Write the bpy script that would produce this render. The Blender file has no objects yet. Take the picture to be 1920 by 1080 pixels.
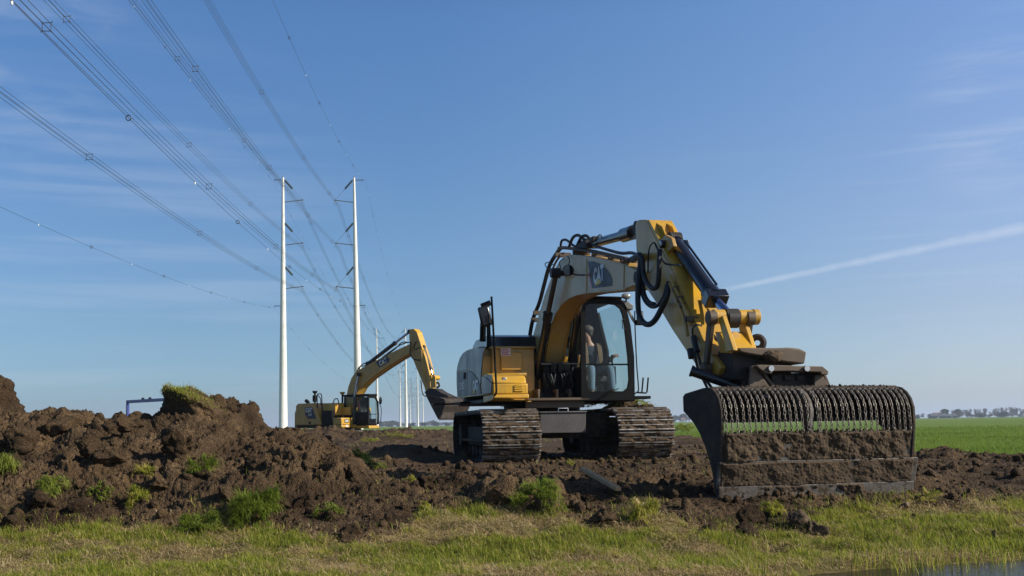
import bpy, bmesh, math, random
import numpy as np
from mathutils import Vector, Matrix
R = math.radians
random.seed(7)
rng = np.random.default_rng(11)
scene = bpy.context.scene
COL = scene.collection

# ------------------------------------------------------------------ camera
FPX = 1867.0                      # focal length in pixels of a 1920 wide frame
CAM = Vector((0, 0, 0.6)); PITCH = R(3.5); ROLL = R(0.9); SHIFT = 141.5
_f = Vector((0, math.cos(PITCH), math.sin(PITCH)))
_u0 = Vector((0, -math.sin(PITCH), math.cos(PITCH))); _r0 = Vector((1, 0, 0))
_r = _r0*math.cos(ROLL) - _u0*math.sin(ROLL)
_u = _u0*math.cos(ROLL) + _r0*math.sin(ROLL)
cd = bpy.data.cameras.new('camera'); cam = bpy.data.objects.new('camera', cd); COL.objects.link(cam)
cd.sensor_width = 36; cd.lens = FPX/1920*36; cd.shift_y = SHIFT/1920
cd.clip_start = 0.1; cd.clip_end = 30000
m3 = Matrix((_r, _u, -_f)).transposed()
cam.matrix_world = Matrix.Translation(CAM) @ m3.to_4x4()
scene.camera = cam

# ------------------------------------------------------------------ sky, sun, exposure
SUN_EL = R(31); SUN_H = Vector((0.973, -0.231)).normalized()
S = Vector((SUN_H.x*math.cos(SUN_EL), SUN_H.y*math.cos(SUN_EL), math.sin(SUN_EL)))
ld = bpy.data.lights.new('sun', 'SUN'); ld.energy = 5.0; ld.angle = R(0.55); ld.color = (1.0, 0.93, 0.82)
lo = bpy.data.objects.new('sun', ld); COL.objects.link(lo)
lo.rotation_euler = S.to_track_quat('Z', 'Y').to_euler()
scene.view_settings.view_transform = 'Standard'; scene.view_settings.look = 'None'
scene.view_settings.exposure = 0.40; scene.view_settings.gamma = 1.0

def ray(px, py):
    return (_f + _r*((px-960)/FPX) + _u*((540-py+SHIFT)/FPX))
def at(px, py, Y):                # pixel + distance -> point
    d = ray(px, py); return CAM + d*((Y-CAM.y)/d.y)

W = bpy.data.worlds.new('World'); scene.world = W; W.use_nodes = True
def world_nodes():
    nt = W.node_tree; N = nt.nodes; L = nt.links; N.clear()
    out = N.new('ShaderNodeOutputWorld'); bg = N.new('ShaderNodeBackground'); L.new(bg.outputs[0], out.inputs[0])
    bg.inputs[1].default_value = SKY_STRENGTH
    sky = N.new('ShaderNodeTexSky'); sky.sky_type = 'NISHITA'; sky.sun_disc = False
    sky.sun_elevation = SUN_EL; sky.sun_rotation = math.atan2(S.x, S.y)
    sky.air_density = 1.0; sky.dust_density = 0.6; sky.ozone_density = 2.6; sky.altitude = 0
    tint = N.new('ShaderNodeMixRGB'); tint.blend_type = 'MULTIPLY'; tint.inputs[0].default_value = 1; pass
    tc = N.new('ShaderNodeTexCoord'); vec = tc.outputs['Generated']
    def vm(op, a, b):
        n = N.new('ShaderNodeVectorMath'); n.operation = op
        for i, v in enumerate((a, b)):
            if isinstance(v, bpy.types.NodeSocket): L.new(v, n.inputs[i])
            else: n.inputs[i].default_value = v
        return n.outputs['Value'] if op == 'DOT_PRODUCT' else n.outputs['Vector']
    def ma(op, a, b=0.0, c=0.0, clamp=False):
        n = N.new('ShaderNodeMath'); n.operation = op; n.use_clamp = clamp
        for i, v in enumerate((a, b, c)):
            if isinstance(v, bpy.types.NodeSocket): L.new(v, n.inputs[i])
            else: n.inputs[i].default_value = v
        return n.outputs[0]
    def sm(v, a, b, c=0.0, d=1.0):
        n = N.new('ShaderNodeMapRange'); n.interpolation_type = 'SMOOTHSTEP'
        L.new(v, n.inputs[0]); n.inputs[1].default_value = a; n.inputs[2].default_value = b
        n.inputs[3].default_value = c; n.inputs[4].default_value = d
        return n.outputs[0]
    def noise(scale_vec, scale, detail, rough, dist=0.0):
        mp = N.new('ShaderNodeMapping'); L.new(vec, mp.inputs[0]); mp.inputs['Scale'].default_value = scale_vec
        n = N.new('ShaderNodeTexNoise'); L.new(mp.outputs[0], n.inputs['Vector'])
        n.inputs['Scale'].default_value = scale; n.inputs['Detail'].default_value = detail
        n.inputs['Roughness'].default_value = rough; n.inputs['Distortion'].default_value = dist
        return n.outputs[0]
    # clear northern sky: bluish down to the horizon, unseen zenith darkened to cut fill
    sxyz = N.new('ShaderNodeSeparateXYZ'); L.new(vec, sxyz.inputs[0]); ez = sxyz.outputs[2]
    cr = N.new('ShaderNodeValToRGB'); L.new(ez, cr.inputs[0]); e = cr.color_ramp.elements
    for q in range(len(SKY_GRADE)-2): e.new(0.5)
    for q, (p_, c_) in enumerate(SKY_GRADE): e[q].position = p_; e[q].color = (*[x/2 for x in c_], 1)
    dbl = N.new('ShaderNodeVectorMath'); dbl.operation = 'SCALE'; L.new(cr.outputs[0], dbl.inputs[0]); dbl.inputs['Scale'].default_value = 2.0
    c2r = N.new('ShaderNodeValToRGB'); L.new(ma('MULTIPLY_ADD', sxyz.outputs[0], 0.5, 0.5), c2r.inputs[0]); e = c2r.color_ramp.elements
    for q in range(len(SKY_SIDE)-2): e.new(0.5)
    for q, (p_, c_) in enumerate(SKY_SIDE): e[q].position = p_; e[q].color = (*c_, 1)
    sd_ = N.new('ShaderNodeMixRGB'); sd_.blend_type = 'MULTIPLY'; sd_.inputs[0].default_value = 1; L.new(sky.outputs[0], sd_.inputs[1]); L.new(c2r.outputs[0], sd_.inputs[2])
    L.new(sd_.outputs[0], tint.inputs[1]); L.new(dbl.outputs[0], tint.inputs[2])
    def rayn(px, py): return ray(px, py).normalized()
    # contrail: a straight streak in the sky, widening to the right
    d1, d2 = rayn(1345, 546), rayn(1925, 426)
    n = d1.cross(d2).normalized(); t = n.cross(d1).normalized()
    dist = ma('ABSOLUTE', vm('DOT_PRODUCT', vec, n)); along = vm('DOT_PRODUCT', vec, t)
    nz = noise((1, 1, 1), 60, 4, 0.6)
    wid = ma('MULTIPLY', sm(along, 0.0, 0.33, 0.0030, 0.0062), ma('ADD', nz, 0.5))
    core = ma('SUBTRACT', 1.0, sm2 := ma('DIVIDE', dist, wid), clamp=True)
    trail = ma('MULTIPLY', ma('POWER', core, 0.7), sm(along, -0.02, 0.04))
    trail = ma('MULTIPLY', trail, sm(nz, 0.2, 0.7, 0.55, 1.0)); trail = ma('MULTIPLY', trail, 0.40)
    # cirrus wisps
    c1 = noise((1.2, 1.0, 7.0), 2.2, 7, 0.62, 0.6)
    wisps = ma('MULTIPLY', sm(c1, 0.52, 0.82), 0.05)
    def spot(px, py, r0, r1):
        return sm(vm('DOT_PRODUCT', vec, rayn(px, py)), math.cos(r1), math.cos(r0))
    c2 = noise((1.5, 1.5, 14.0), 3.4, 6, 0.6, 0.4)
    band = ma('MULTIPLY', sm(c2, 0.42, 0.66), ma('MULTIPLY', spot(1900, 205, 0.02, 0.10), 0.18))
    c3 = noise((1.2, 1.2, 4.0), 5.0, 6, 0.6, 0.5)
    band2 = ma('MULTIPLY', sm(c3, 0.44, 0.66), ma('MULTIPLY', spot(20, 90, 0.02, 0.13), 0.15))
    band3 = ma('MULTIPLY', sm(noise((1.0, 1.0, 20.0), 2.6, 5, 0.55, 0.2), 0.45, 0.68), ma('MULTIPLY', spot(150, 640, 0.05, 0.34), 0.14))
    band4 = ma('MULTIPLY', sm(noise((1.0, 1.0, 26.0), 3.1, 5, 0.55, 0.2), 0.47, 0.7), ma('MULTIPLY', spot(1830, 380, 0.03, 0.16), 0.10))
    tot = ma('ADD', ma('ADD', trail, wisps), ma('ADD', ma('ADD', band, band2), ma('ADD', band3, band4)), clamp=True)
    mx = N.new('ShaderNodeMixRGB'); L.new(tot, mx.inputs[0]); L.new(tint.outputs[0], mx.inputs[1])
    mx.inputs[2].default_value = (CLOUD[0], CLOUD[1], CLOUD[2], 1)
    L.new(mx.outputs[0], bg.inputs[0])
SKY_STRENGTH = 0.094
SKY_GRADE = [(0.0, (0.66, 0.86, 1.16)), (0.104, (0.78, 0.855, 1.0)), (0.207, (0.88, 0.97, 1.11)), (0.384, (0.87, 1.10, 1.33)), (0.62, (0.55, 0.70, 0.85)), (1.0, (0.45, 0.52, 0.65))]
SKY_SIDE = [(0.34, (0.62, 0.75, 0.83)), (0.46, (0.68, 0.82, 0.88)), (0.62, (1.0, 1.0, 1.0)), (0.705, (1.2, 1.06, 1.04))]
CLOUD = (5.6, 6.2, 7.2)
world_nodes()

# ------------------------------------------------------------------ materials
MAT = {}
class NT:
    def __init__(s, name):
        m = bpy.data.materials.new(name); m.use_nodes = True; MAT[name] = m
        s.m = m; s.N = m.node_tree.nodes; s.L = m.node_tree.links
        s.p = s.N['Principled BSDF']; s.out = s.N['Material Output']
        s.tc = s.N.new('ShaderNodeTexCoord').outputs['Object']
    def set(s, **k):
        for a, v in k.items():
            i = s.p.inputs[a.replace('_', ' ')]
            if isinstance(v, bpy.types.NodeSocket): s.L.new(v, i)
            else: i.default_value = (*v, 1) if isinstance(v, tuple) and len(v) == 3 else v
        return s
    def noise(s, scale, detail=5, rough=0.55, vec=None, dist=0.0, sv=None):
        n = s.N.new('ShaderNodeTexNoise'); v = vec or s.tc
        if sv:
            mp = s.N.new('ShaderNodeMapping'); s.L.new(v, mp.inputs[0]); mp.inputs['Scale'].default_value = sv; v = mp.outputs[0]
        s.L.new(v, n.inputs['Vector']); n.inputs['Scale'].default_value = scale
        n.inputs['Detail'].default_value = detail; n.inputs['Roughness'].default_value = rough; n.inputs['Distortion'].default_value = dist
        return n.outputs[0]
    def ramp(s, fac, *stops):
        r = s.N.new('ShaderNodeValToRGB'); s.L.new(fac, r.inputs[0]); e = r.color_ramp.elements
        while len(e) < len(stops): e.new(0.5)
        for i, (p, c) in enumerate(stops):
            e[i].position = p; c = c if isinstance(c, tuple) else (c, c, c); e[i].color = (*c, 1)
        return r.outputs[0]
    def mix(s, fac, a, b, mode='MIX'):
        n = s.N.new('ShaderNodeMixRGB'); n.blend_type = mode
        for i, v in zip((0, 1, 2), (fac, a, b)):
            if isinstance(v, bpy.types.NodeSocket): s.L.new(v, n.inputs[i])
            else: n.inputs[i].default_value = (*v, 1) if isinstance(v, tuple) else v
        return n.outputs[0]
    def bump(s, h, strength=0.3, dist=0.01):
        b = s.N.new('ShaderNodeBump'); s.L.new(h, b.inputs['Height']); b.inputs['Strength'].default_value = strength; b.inputs['Distance'].default_value = dist
        s.L.new(b.outputs[0], s.p.inputs['Normal']); return s
    def attr(s, name):
        a = s.N.new('ShaderNodeAttribute'); a.attribute_name = name; return a.outputs['Fac']
    def geo(s, k): return s.N.new('ShaderNodeNewGeometry').outputs[k]

SOIL_A, SOIL_B, SOIL_C = (0.024, 0.0145, 0.0070), (0.068, 0.0425, 0.0205), (0.165, 0.112, 0.060)
def paint(name, col, dirt=(0.16, 0.115, 0.06), rough=0.38, coat=0.5, amount=0.5, cr=0.12):
    t = NT(name)
    n1 = t.noise(2.3, 6, 0.65); n2 = t.noise(31, 5, 0.7)
    a = t.mix(t.ramp(n1, (0.35, 0.0), (0.75, amount)), col, dirt)
    spot = t.ramp(n2, (0.66, 0.0), (0.74, 0.55))
    c = t.mix(spot, a, tuple(x*0.45 for x in dirt))
    run = t.ramp(t.noise(4.5, 6, 0.7, sv=(1.6, 1.6, 0.45)), (0.54, 0.0), (0.70, 0.55*min(1.0, amount+.3)))
    c = t.mix(run, c, tuple(0.55*x+0.02 for x in dirt) if 'black' not in name and 'dark' not in name else dirt)
    t.set(Base_Color=c, Roughness=t.ramp(n1, (0.3, rough-0.08), (0.8, rough+0.25)))
    t.set(Coat_Weight=coat, Coat_Roughness=cr)
    if 'black' in name or 'dark' in name: t.set(Specular_IOR_Level=0.10 if name == 'black_paint' else 0.25)
    return t
paint('yellow_paint', (0.50, 0.265, 0.016), dirt=(0.28, 0.175, 0.055), amount=0.8, coat=0.2)
paint('yellow_bright', (0.60, 0.325, 0.014), dirt=(0.29, 0.175, 0.05), amount=0.8, coat=0.2)
paint('stick_paint', (0.56, 0.30, 0.020), dirt=(0.46, 0.285, 0.10), rough=0.36, coat=0.15, amount=0.8, cr=0.12)
paint('boom_paint', (0.46, 0.27, 0.05), dirt=(0.50, 0.33, 0.15), rough=0.36, coat=0.18, amount=1.0, cr=0.12)
paint('panel_grey', (0.13, 0.125, 0.11), dirt=(0.12, 0.105, 0.075), rough=0.38, coat=0.2, amount=0.5, cr=0.15)
paint('panel_blue', (0.028, 0.042, 0.058), dirt=(0.075, 0.07, 0.055), rough=0.45, coat=0.15, amount=0.5, cr=0.1)
paint('black_paint', (0.0055, 0.006, 0.0065), dirt=(0.013, 0.0115, 0.010), rough=0.42, coat=0.0, amount=0.4)
paint('black_gloss', (0.008, 0.009, 0.012), dirt=(0.03, 0.027, 0.025), rough=0.25, coat=0.6, amount=0.35)
paint('cylinder_black', (0.007, 0.008, 0.013), dirt=(0.02, 0.02, 0.022), rough=0.28, coat=0.8, amount=0.4)
paint('dark_steel', (0.022, 0.021, 0.021), dirt=(0.07, 0.052, 0.038), rough=0.55, coat=0.0, amount=0.7)
paint('brown_steel', (0.10, 0.066, 0.036), dirt=(0.05, 0.036, 0.026), rough=0.6, coat=0.0, amount=0.7)
paint('blue_paint', (0.004, 0.022, 0.20), dirt=(0.008, 0.02, 0.10), rough=0.4, coat=0.4, amount=0.4)
paint('decal_navy', (0.018, 0.024, 0.036), dirt=(0.06, 0.06, 0.06), rough=0.5, coat=0.1, amount=0.25, cr=0.15)
paint('decal_white', (0.62, 0.62, 0.60), dirt=(0.4, 0.38, 0.33), rough=0.4, coat=0.5, amount=0.3)
paint('decal_red', (0.36, 0.03, 0.025), dirt=(0.2, 0.06, 0.04), rough=0.4, coat=0.5, amount=0.3)
paint('white_label', (0.62, 0.56, 0.53), dirt=(0.45, 0.4, 0.35), rough=0.5, coat=0.2, amount=0.3)
paint('lamp_glass', (0.20, 0.21, 0.19), dirt=(0.16, 0.15, 0.12), rough=0.15, coat=1.0, amount=0.3)
NT('chrome').set(Base_Color=(0.42, 0.45, 0.56), Metallic=1.0, Roughness=0.18)
NT('bright_steel').set(Base_Color=(0.55, 0.53, 0.5), Metallic=1.0, Roughness=0.32)
NT('rubber').set(Base_Color=(0.011, 0.011, 0.012), Roughness=0.55)
NT('seat_fabric').set(Base_Color=(0.03, 0.03, 0.034), Roughness=0.8)
NT('seat_red').set(Base_Color=(0.12, 0.022, 0.02), Roughness=0.7)
NT('skin').set(Base_Color=(0.36, 0.185, 0.125), Roughness=0.5, Subsurface_Weight=0.1)
NT('hair').set(Base_Color=(0.055, 0.04, 0.03), Roughness=0.7)
NT('shirt_navy').set(Base_Color=(0.018, 0.024, 0.042), Roughness=0.85)
NT('vest_khaki').set(Base_Color=(0.12, 0.072, 0.038), Roughness=0.8)
NT('jeans').set(Base_Color=(0.085, 0.135, 0.19), Roughness=0.85)
NT('shoe').set(Base_Color=(0.015, 0.014, 0.013), Roughness=0.6)

def glass(name, tint, gl=1.0, ior=1.5):
    t = NT(name); t.N.remove(t.p)
    tr = t.N.new('ShaderNodeBsdfTransparent'); tr.inputs[0].default_value = (*tint, 1)
    g = t.N.new('ShaderNodeBsdfGlossy'); g.inputs['Roughness'].default_value = 0.02; g.inputs[0].default_value = (gl, gl, gl, 1)
    f0_ = ((ior-1)/(ior+1))**2; lw = t.N.new('ShaderNodeLayerWeight'); lw.inputs[0].default_value = 0.5
    p5 = t.N.new('ShaderNodeMath'); p5.operation = 'POWER'; t.L.new(lw.outputs['Facing'], p5.inputs[0]); p5.inputs[1].default_value = 5.0
    fr = t.N.new('ShaderNodeMath'); fr.operation = 'MULTIPLY_ADD'; t.L.new(p5.outputs[0], fr.inputs[0]); fr.inputs[1].default_value = 1-f0_; fr.inputs[2].default_value = f0_
    mx = t.N.new('ShaderNodeMixShader'); t.L.new(fr.outputs[0], mx.inputs[0]); t.L.new(tr.outputs[0], mx.inputs[1]); t.L.new(g.outputs[0], mx.inputs[2])
    t.L.new(mx.outputs[0], t.out.inputs[0])
glass('cab_glass', (0.78, 0.87, 0.85), ior=1.38)
glass('side_glass', (0.84, 0.91, 0.90), ior=1.2)

# muddy steel: soil caked over worn steel
t = NT('mud_steel')
n = t.noise(5.0, 7, 0.7); n2 = t.noise(26, 6, 0.7)
fac = t.ramp(t.mix(0.45, n, n2), (0.40, 1.0), (0.60, 0.0))
soil = t.ramp(n2, (0.3, SOIL_A), (0.55, SOIL_B), (0.8, SOIL_C))
st = t.ramp(t.noise(11, 5), (0.3, (0.10, 0.092, 0.082)), (0.7, (0.21, 0.195, 0.175)))
t.set(Base_Color=t.mix(fac, st, soil), Roughness=t.ramp(fac, (0.0, 0.42), (1.0, 0.95)), Metallic=t.ramp(fac, (0.0, 0.35), (0.6, 0.0)))
t.bump(n2, 0.5, 0.012)
t = NT('mud')
n = t.noise(9, 8, 0.72); n2 = t.noise(55, 6, 0.7)
t.set(Base_Color=t.ramp(t.mix(0.4, n, n2), (0.32, SOIL_A), (0.52, SOIL_B), (0.72, SOIL_C)), Roughness=0.95)
t.bump(n2, 0.7, 0.015)
t = NT('dark_mud_steel')
n = t.noise(4.0, 7, 0.7); n2 = t.noise(30, 6, 0.7)
t.set(Base_Color=t.ramp(t.mix(0.5, n, n2), (0.35, (0.017, 0.0155, 0.014)), (0.5, (0.040, 0.031, 0.024)), (0.66, (0.095, 0.066, 0.044))), Roughness=0.75, Specular_IOR_Level=0.18)
t.bump(n2, 0.35, 0.008)
t = NT('grouser_steel')
n = t.noise(7, 6, 0.7, sv=(1, 1, 1))
t.set(Base_Color=t.ramp(n, (0.40, (0.33, 0.31, 0.28)), (0.56, SOIL_B)), Roughness=0.5, Metallic=t.ramp(n, (0.4, 0.6), (0.55, 0.0)))
t = NT('chain_steel')
n = t.noise(24, 4, 0.6)
t.set(Base_Color=t.ramp(n, (0.35, (0.34, 0.31, 0.26)), (0.62, (0.14, 0.108, 0.080))), Roughness=0.42, Metallic=0.5)
t = NT('box_steel')
n = t.noise(60, 3, 0.5); n2 = t.noise(3, 5, 0.6)
t.set(Base_Color=t.mix(t.ramp(n, (0.62, 0.0), (0.68, 0.8)), t.ramp(n2, (0.3, (0.040, 0.038, 0.037)), (0.7, (0.075, 0.066, 0.058))), (0.17, 0.15, 0.13)), Roughness=0.6)

# soil
t = NT('soil')
pos = t.geo('Position')
n = t.noise(1.1, 6, 0.6, vec=pos); n2 = t.noise(7.5, 8, 0.7, vec=pos); n3 = t.noise(60, 6, 0.75, vec=pos)
m = t.mix(0.5, t.mix(0.45, n, n2), n3)
wet = t.ramp(t.noise(0.75, 5, 0.65, vec=pos, dist=0.5), (0.38, (0.62, 0.58, 0.55)), (0.50, (1.0, 1.0, 1.0)), (0.62, (1.45, 1.42, 1.38)))
t.set(Base_Color=t.mix(1.0, wet, t.ramp(m, (0.36, SOIL_A), (0.46, (0.052, 0.0325, 0.0155)), (0.56, (0.102, 0.065, 0.033)), (0.66, (0.24, 0.170, 0.098))), 'MULTIPLY'), Roughness=0.95, Specular_IOR_Level=0.2)
def crumbs(sc):
    v_ = t.N.new('ShaderNodeTexVoronoi'); v_.inputs['Scale'].default_value = sc; t.L.new(t.mix(0.12, pos, t.N.new('ShaderNodeTexNoise').outputs[1]), v_.inputs['Vector']); return t.ramp(v_.outputs['Distance'], (0.0, 1.0), (0.75, 0.0))
t.bump(t.mix(0.40, t.mix(0.5, crumbs(34), crumbs(85)), t.mix(0.5, n2, n3)), 1.0, 0.045)
# pasture
t = NT('pasture')
pos = t.geo('Position')
n = t.noise(0.06, 6, 0.6, vec=pos); n2 = t.noise(1.7, 8, 0.7, vec=pos); n3 = t.noise(16, 5, 0.7, vec=pos)
m = t.mix(0.4, t.mix(0.5, n, n2), n3)
g = t.ramp(m, (0.34, (0.070, 0.115, 0.014)), (0.5, (0.115, 0.175, 0.024)), (0.66, (0.165, 0.220, 0.042)))
dry = t.ramp(t.noise(0.022, 7, 0.75, vec=pos, dist=0.8), (0.63, 0.0), (0.72, 0.55))
t.set(Base_Color=t.mix(dry, g, (0.20, 0.17, 0.07)), Roughness=0.85, Specular_IOR_Level=0.15)
t.bump(t.mix(0.4, n2, n3), 1.0, 0.12)
# bank turf (under the blades)
t = NT('turf')
pos = t.geo('Position')
n = t.noise(2.2, 8, 0.7, vec=pos); n3 = t.noise(28, 6, 0.75, vec=pos)
t.set(Base_Color=t.ramp(t.mix(0.5, n, n3), (0.36, (0.060, 0.066, 0.014)), (0.5, (0.12, 0.105, 0.032)), (0.62, (0.20, 0.135, 0.065))), Roughness=0.95, Specular_IOR_Level=0.15)
t.bump(n3, 1.0, 0.03)
def blade_mat(name, *stops):
    t = NT(name); c = t.ramp(t.attr('tint'), *stops)
    t.set(Base_Color=c, Roughness=0.6, Specular_IOR_Level=0.25)
    tl = t.N.new('ShaderNodeBsdfTranslucent'); t.L.new(c, tl.inputs[0])
    mx = t.N.new('ShaderNodeMixShader'); mx.inputs[0].default_value = 0.5
    t.L.new(t.p.outputs[0], mx.inputs[1]); t.L.new(tl.outputs[0], mx.inputs[2]); t.L.new(mx.outputs[0], t.out.inputs[0])
blade_mat('grass_blades', (0.0, (0.095, 0.145, 0.014)), (0.35, (0.28, 0.315, 0.034)), (0.6, (0.46, 0.42, 0.075)), (0.8, (0.52, 0.42, 0.16)), (1.0, (0.70, 0.56, 0.30)))
blade_mat('lush_blades', (0.0, (0.070, 0.120, 0.014)), (0.45, (0.185, 0.240, 0.026)), (0.8, (0.33, 0.37, 0.07)), (1.0, (0.50, 0.46, 0.16)))
blade_mat('field_blades', (0.0, (0.085, 0.150, 0.018)), (0.5, (0.155, 0.235, 0.030)), (1.0, (0.25, 0.31, 0.06)))
blade_mat('straw', (0.0, (0.26, 0.16, 0.07)), (0.5, (0.58, 0.42, 0.21)), (1.0, (0.82, 0.70, 0.46)))
# water
t = NT('water')
pos = t.geo('Position')
n = t.noise(3.0, 4, 0.6, vec=pos, sv=(0.8, 3.0, 1)); n2 = t.noise(15, 3, 0.6, vec=pos, sv=(0.7, 2.4, 1))
t.set(Base_Color=(0.012, 0.011, 0.008), Roughness=0.04, IOR=1.33, Specular_IOR_Level=0.5)
t.bump(t.mix(0.3, n, n2), 0.35, 0.05)
t = NT('pole_white')
n = t.noise(0.6, 5, 0.6)
t.set(Base_Color=t.ramp(n, (0.3, (0.62, 0.59, 0.52)), (0.7, (0.74, 0.71, 0.64))), Roughness=0.5)
NT('insulator_green').set(Base_Color=(0.015, 0.035, 0.032), Roughness=0.4)
NT('arm_grey').set(Base_Color=(0.10, 0.115, 0.12), Roughness=0.5)
NT('wire_metal').set(Base_Color=(0.055, 0.06, 0.065), Roughness=0.5, Metallic=0.3)
NT('marker_white').set(Base_Color=(0.8, 0.8, 0.78), Roughness=0.4)
NT('lattice_grey').set(Base_Color=(0.16, 0.19, 0.19), Roughness=0.6)
t = NT('wood'); n = t.noise(6, 6, 0.6, sv=(1, 14, 14))
t.set(Base_Color=t.ramp(n, (0.3, (0.34, 0.20, 0.085)), (0.7, (0.58, 0.37, 0.18))), Roughness=0.85)
t = NT('rock'); n = t.noise(7, 7, 0.7)
t.set(Base_Color=t.ramp(n, (0.3, (0.060, 0.040, 0.024)), (0.7, (0.165, 0.115, 0.072))), Roughness=0.9); t.bump(n, 0.6, 0.03)
t = NT('bare_twigs'); t.set(Base_Color=t.ramp(t.attr('tint'), (0.0, (0.055, 0.043, 0.036)), (1.0, (0.135, 0.105, 0.085))), Roughness=0.9)
t = NT('green_leaves'); t.set(Base_Color=t.ramp(t.attr('tint'), (0.0, (0.022, 0.032, 0.014)), (1.0, (0.085, 0.10, 0.045))), Roughness=0.9)
NT('bark').set(Base_Color=(0.06, 0.048, 0.038), Roughness=0.9)
NT('barn_roof').set(Base_Color=(0.075, 0.078, 0.085), Roughness=0.7)
NT('barn_wall').set(Base_Color=(0.05, 0.065, 0.05), Roughness=0.8)
NT('barn_white').set(Base_Color=(0.6, 0.6, 0.58), Roughness=0.7)
NT('roof_red').set(Base_Color=(0.22, 0.10, 0.07), Roughness=0.8)
NT('ear_yellow').set(Base_Color=(0.7, 0.5, 0.05), Roughness=0.5)
# ------------------------------------------------------------------ mesh helpers
def catmull(pts, n=6):
    P = [Vector(p) for p in pts]
    if len(P) < 3: return P
    out = []
    for i in range(len(P)-1):
        a = P[max(i-1, 0)]; b = P[i]; c = P[i+1]; d = P[min(i+2, len(P)-1)]
        for k in range(n):
            t = k/n
            out.append(0.5*((2*b)+(c-a)*t+(2*a-5*b+4*c-d)*t*t+(3*b-a-3*c+d)*t**3))
    out.append(P[-1]); return out

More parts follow.
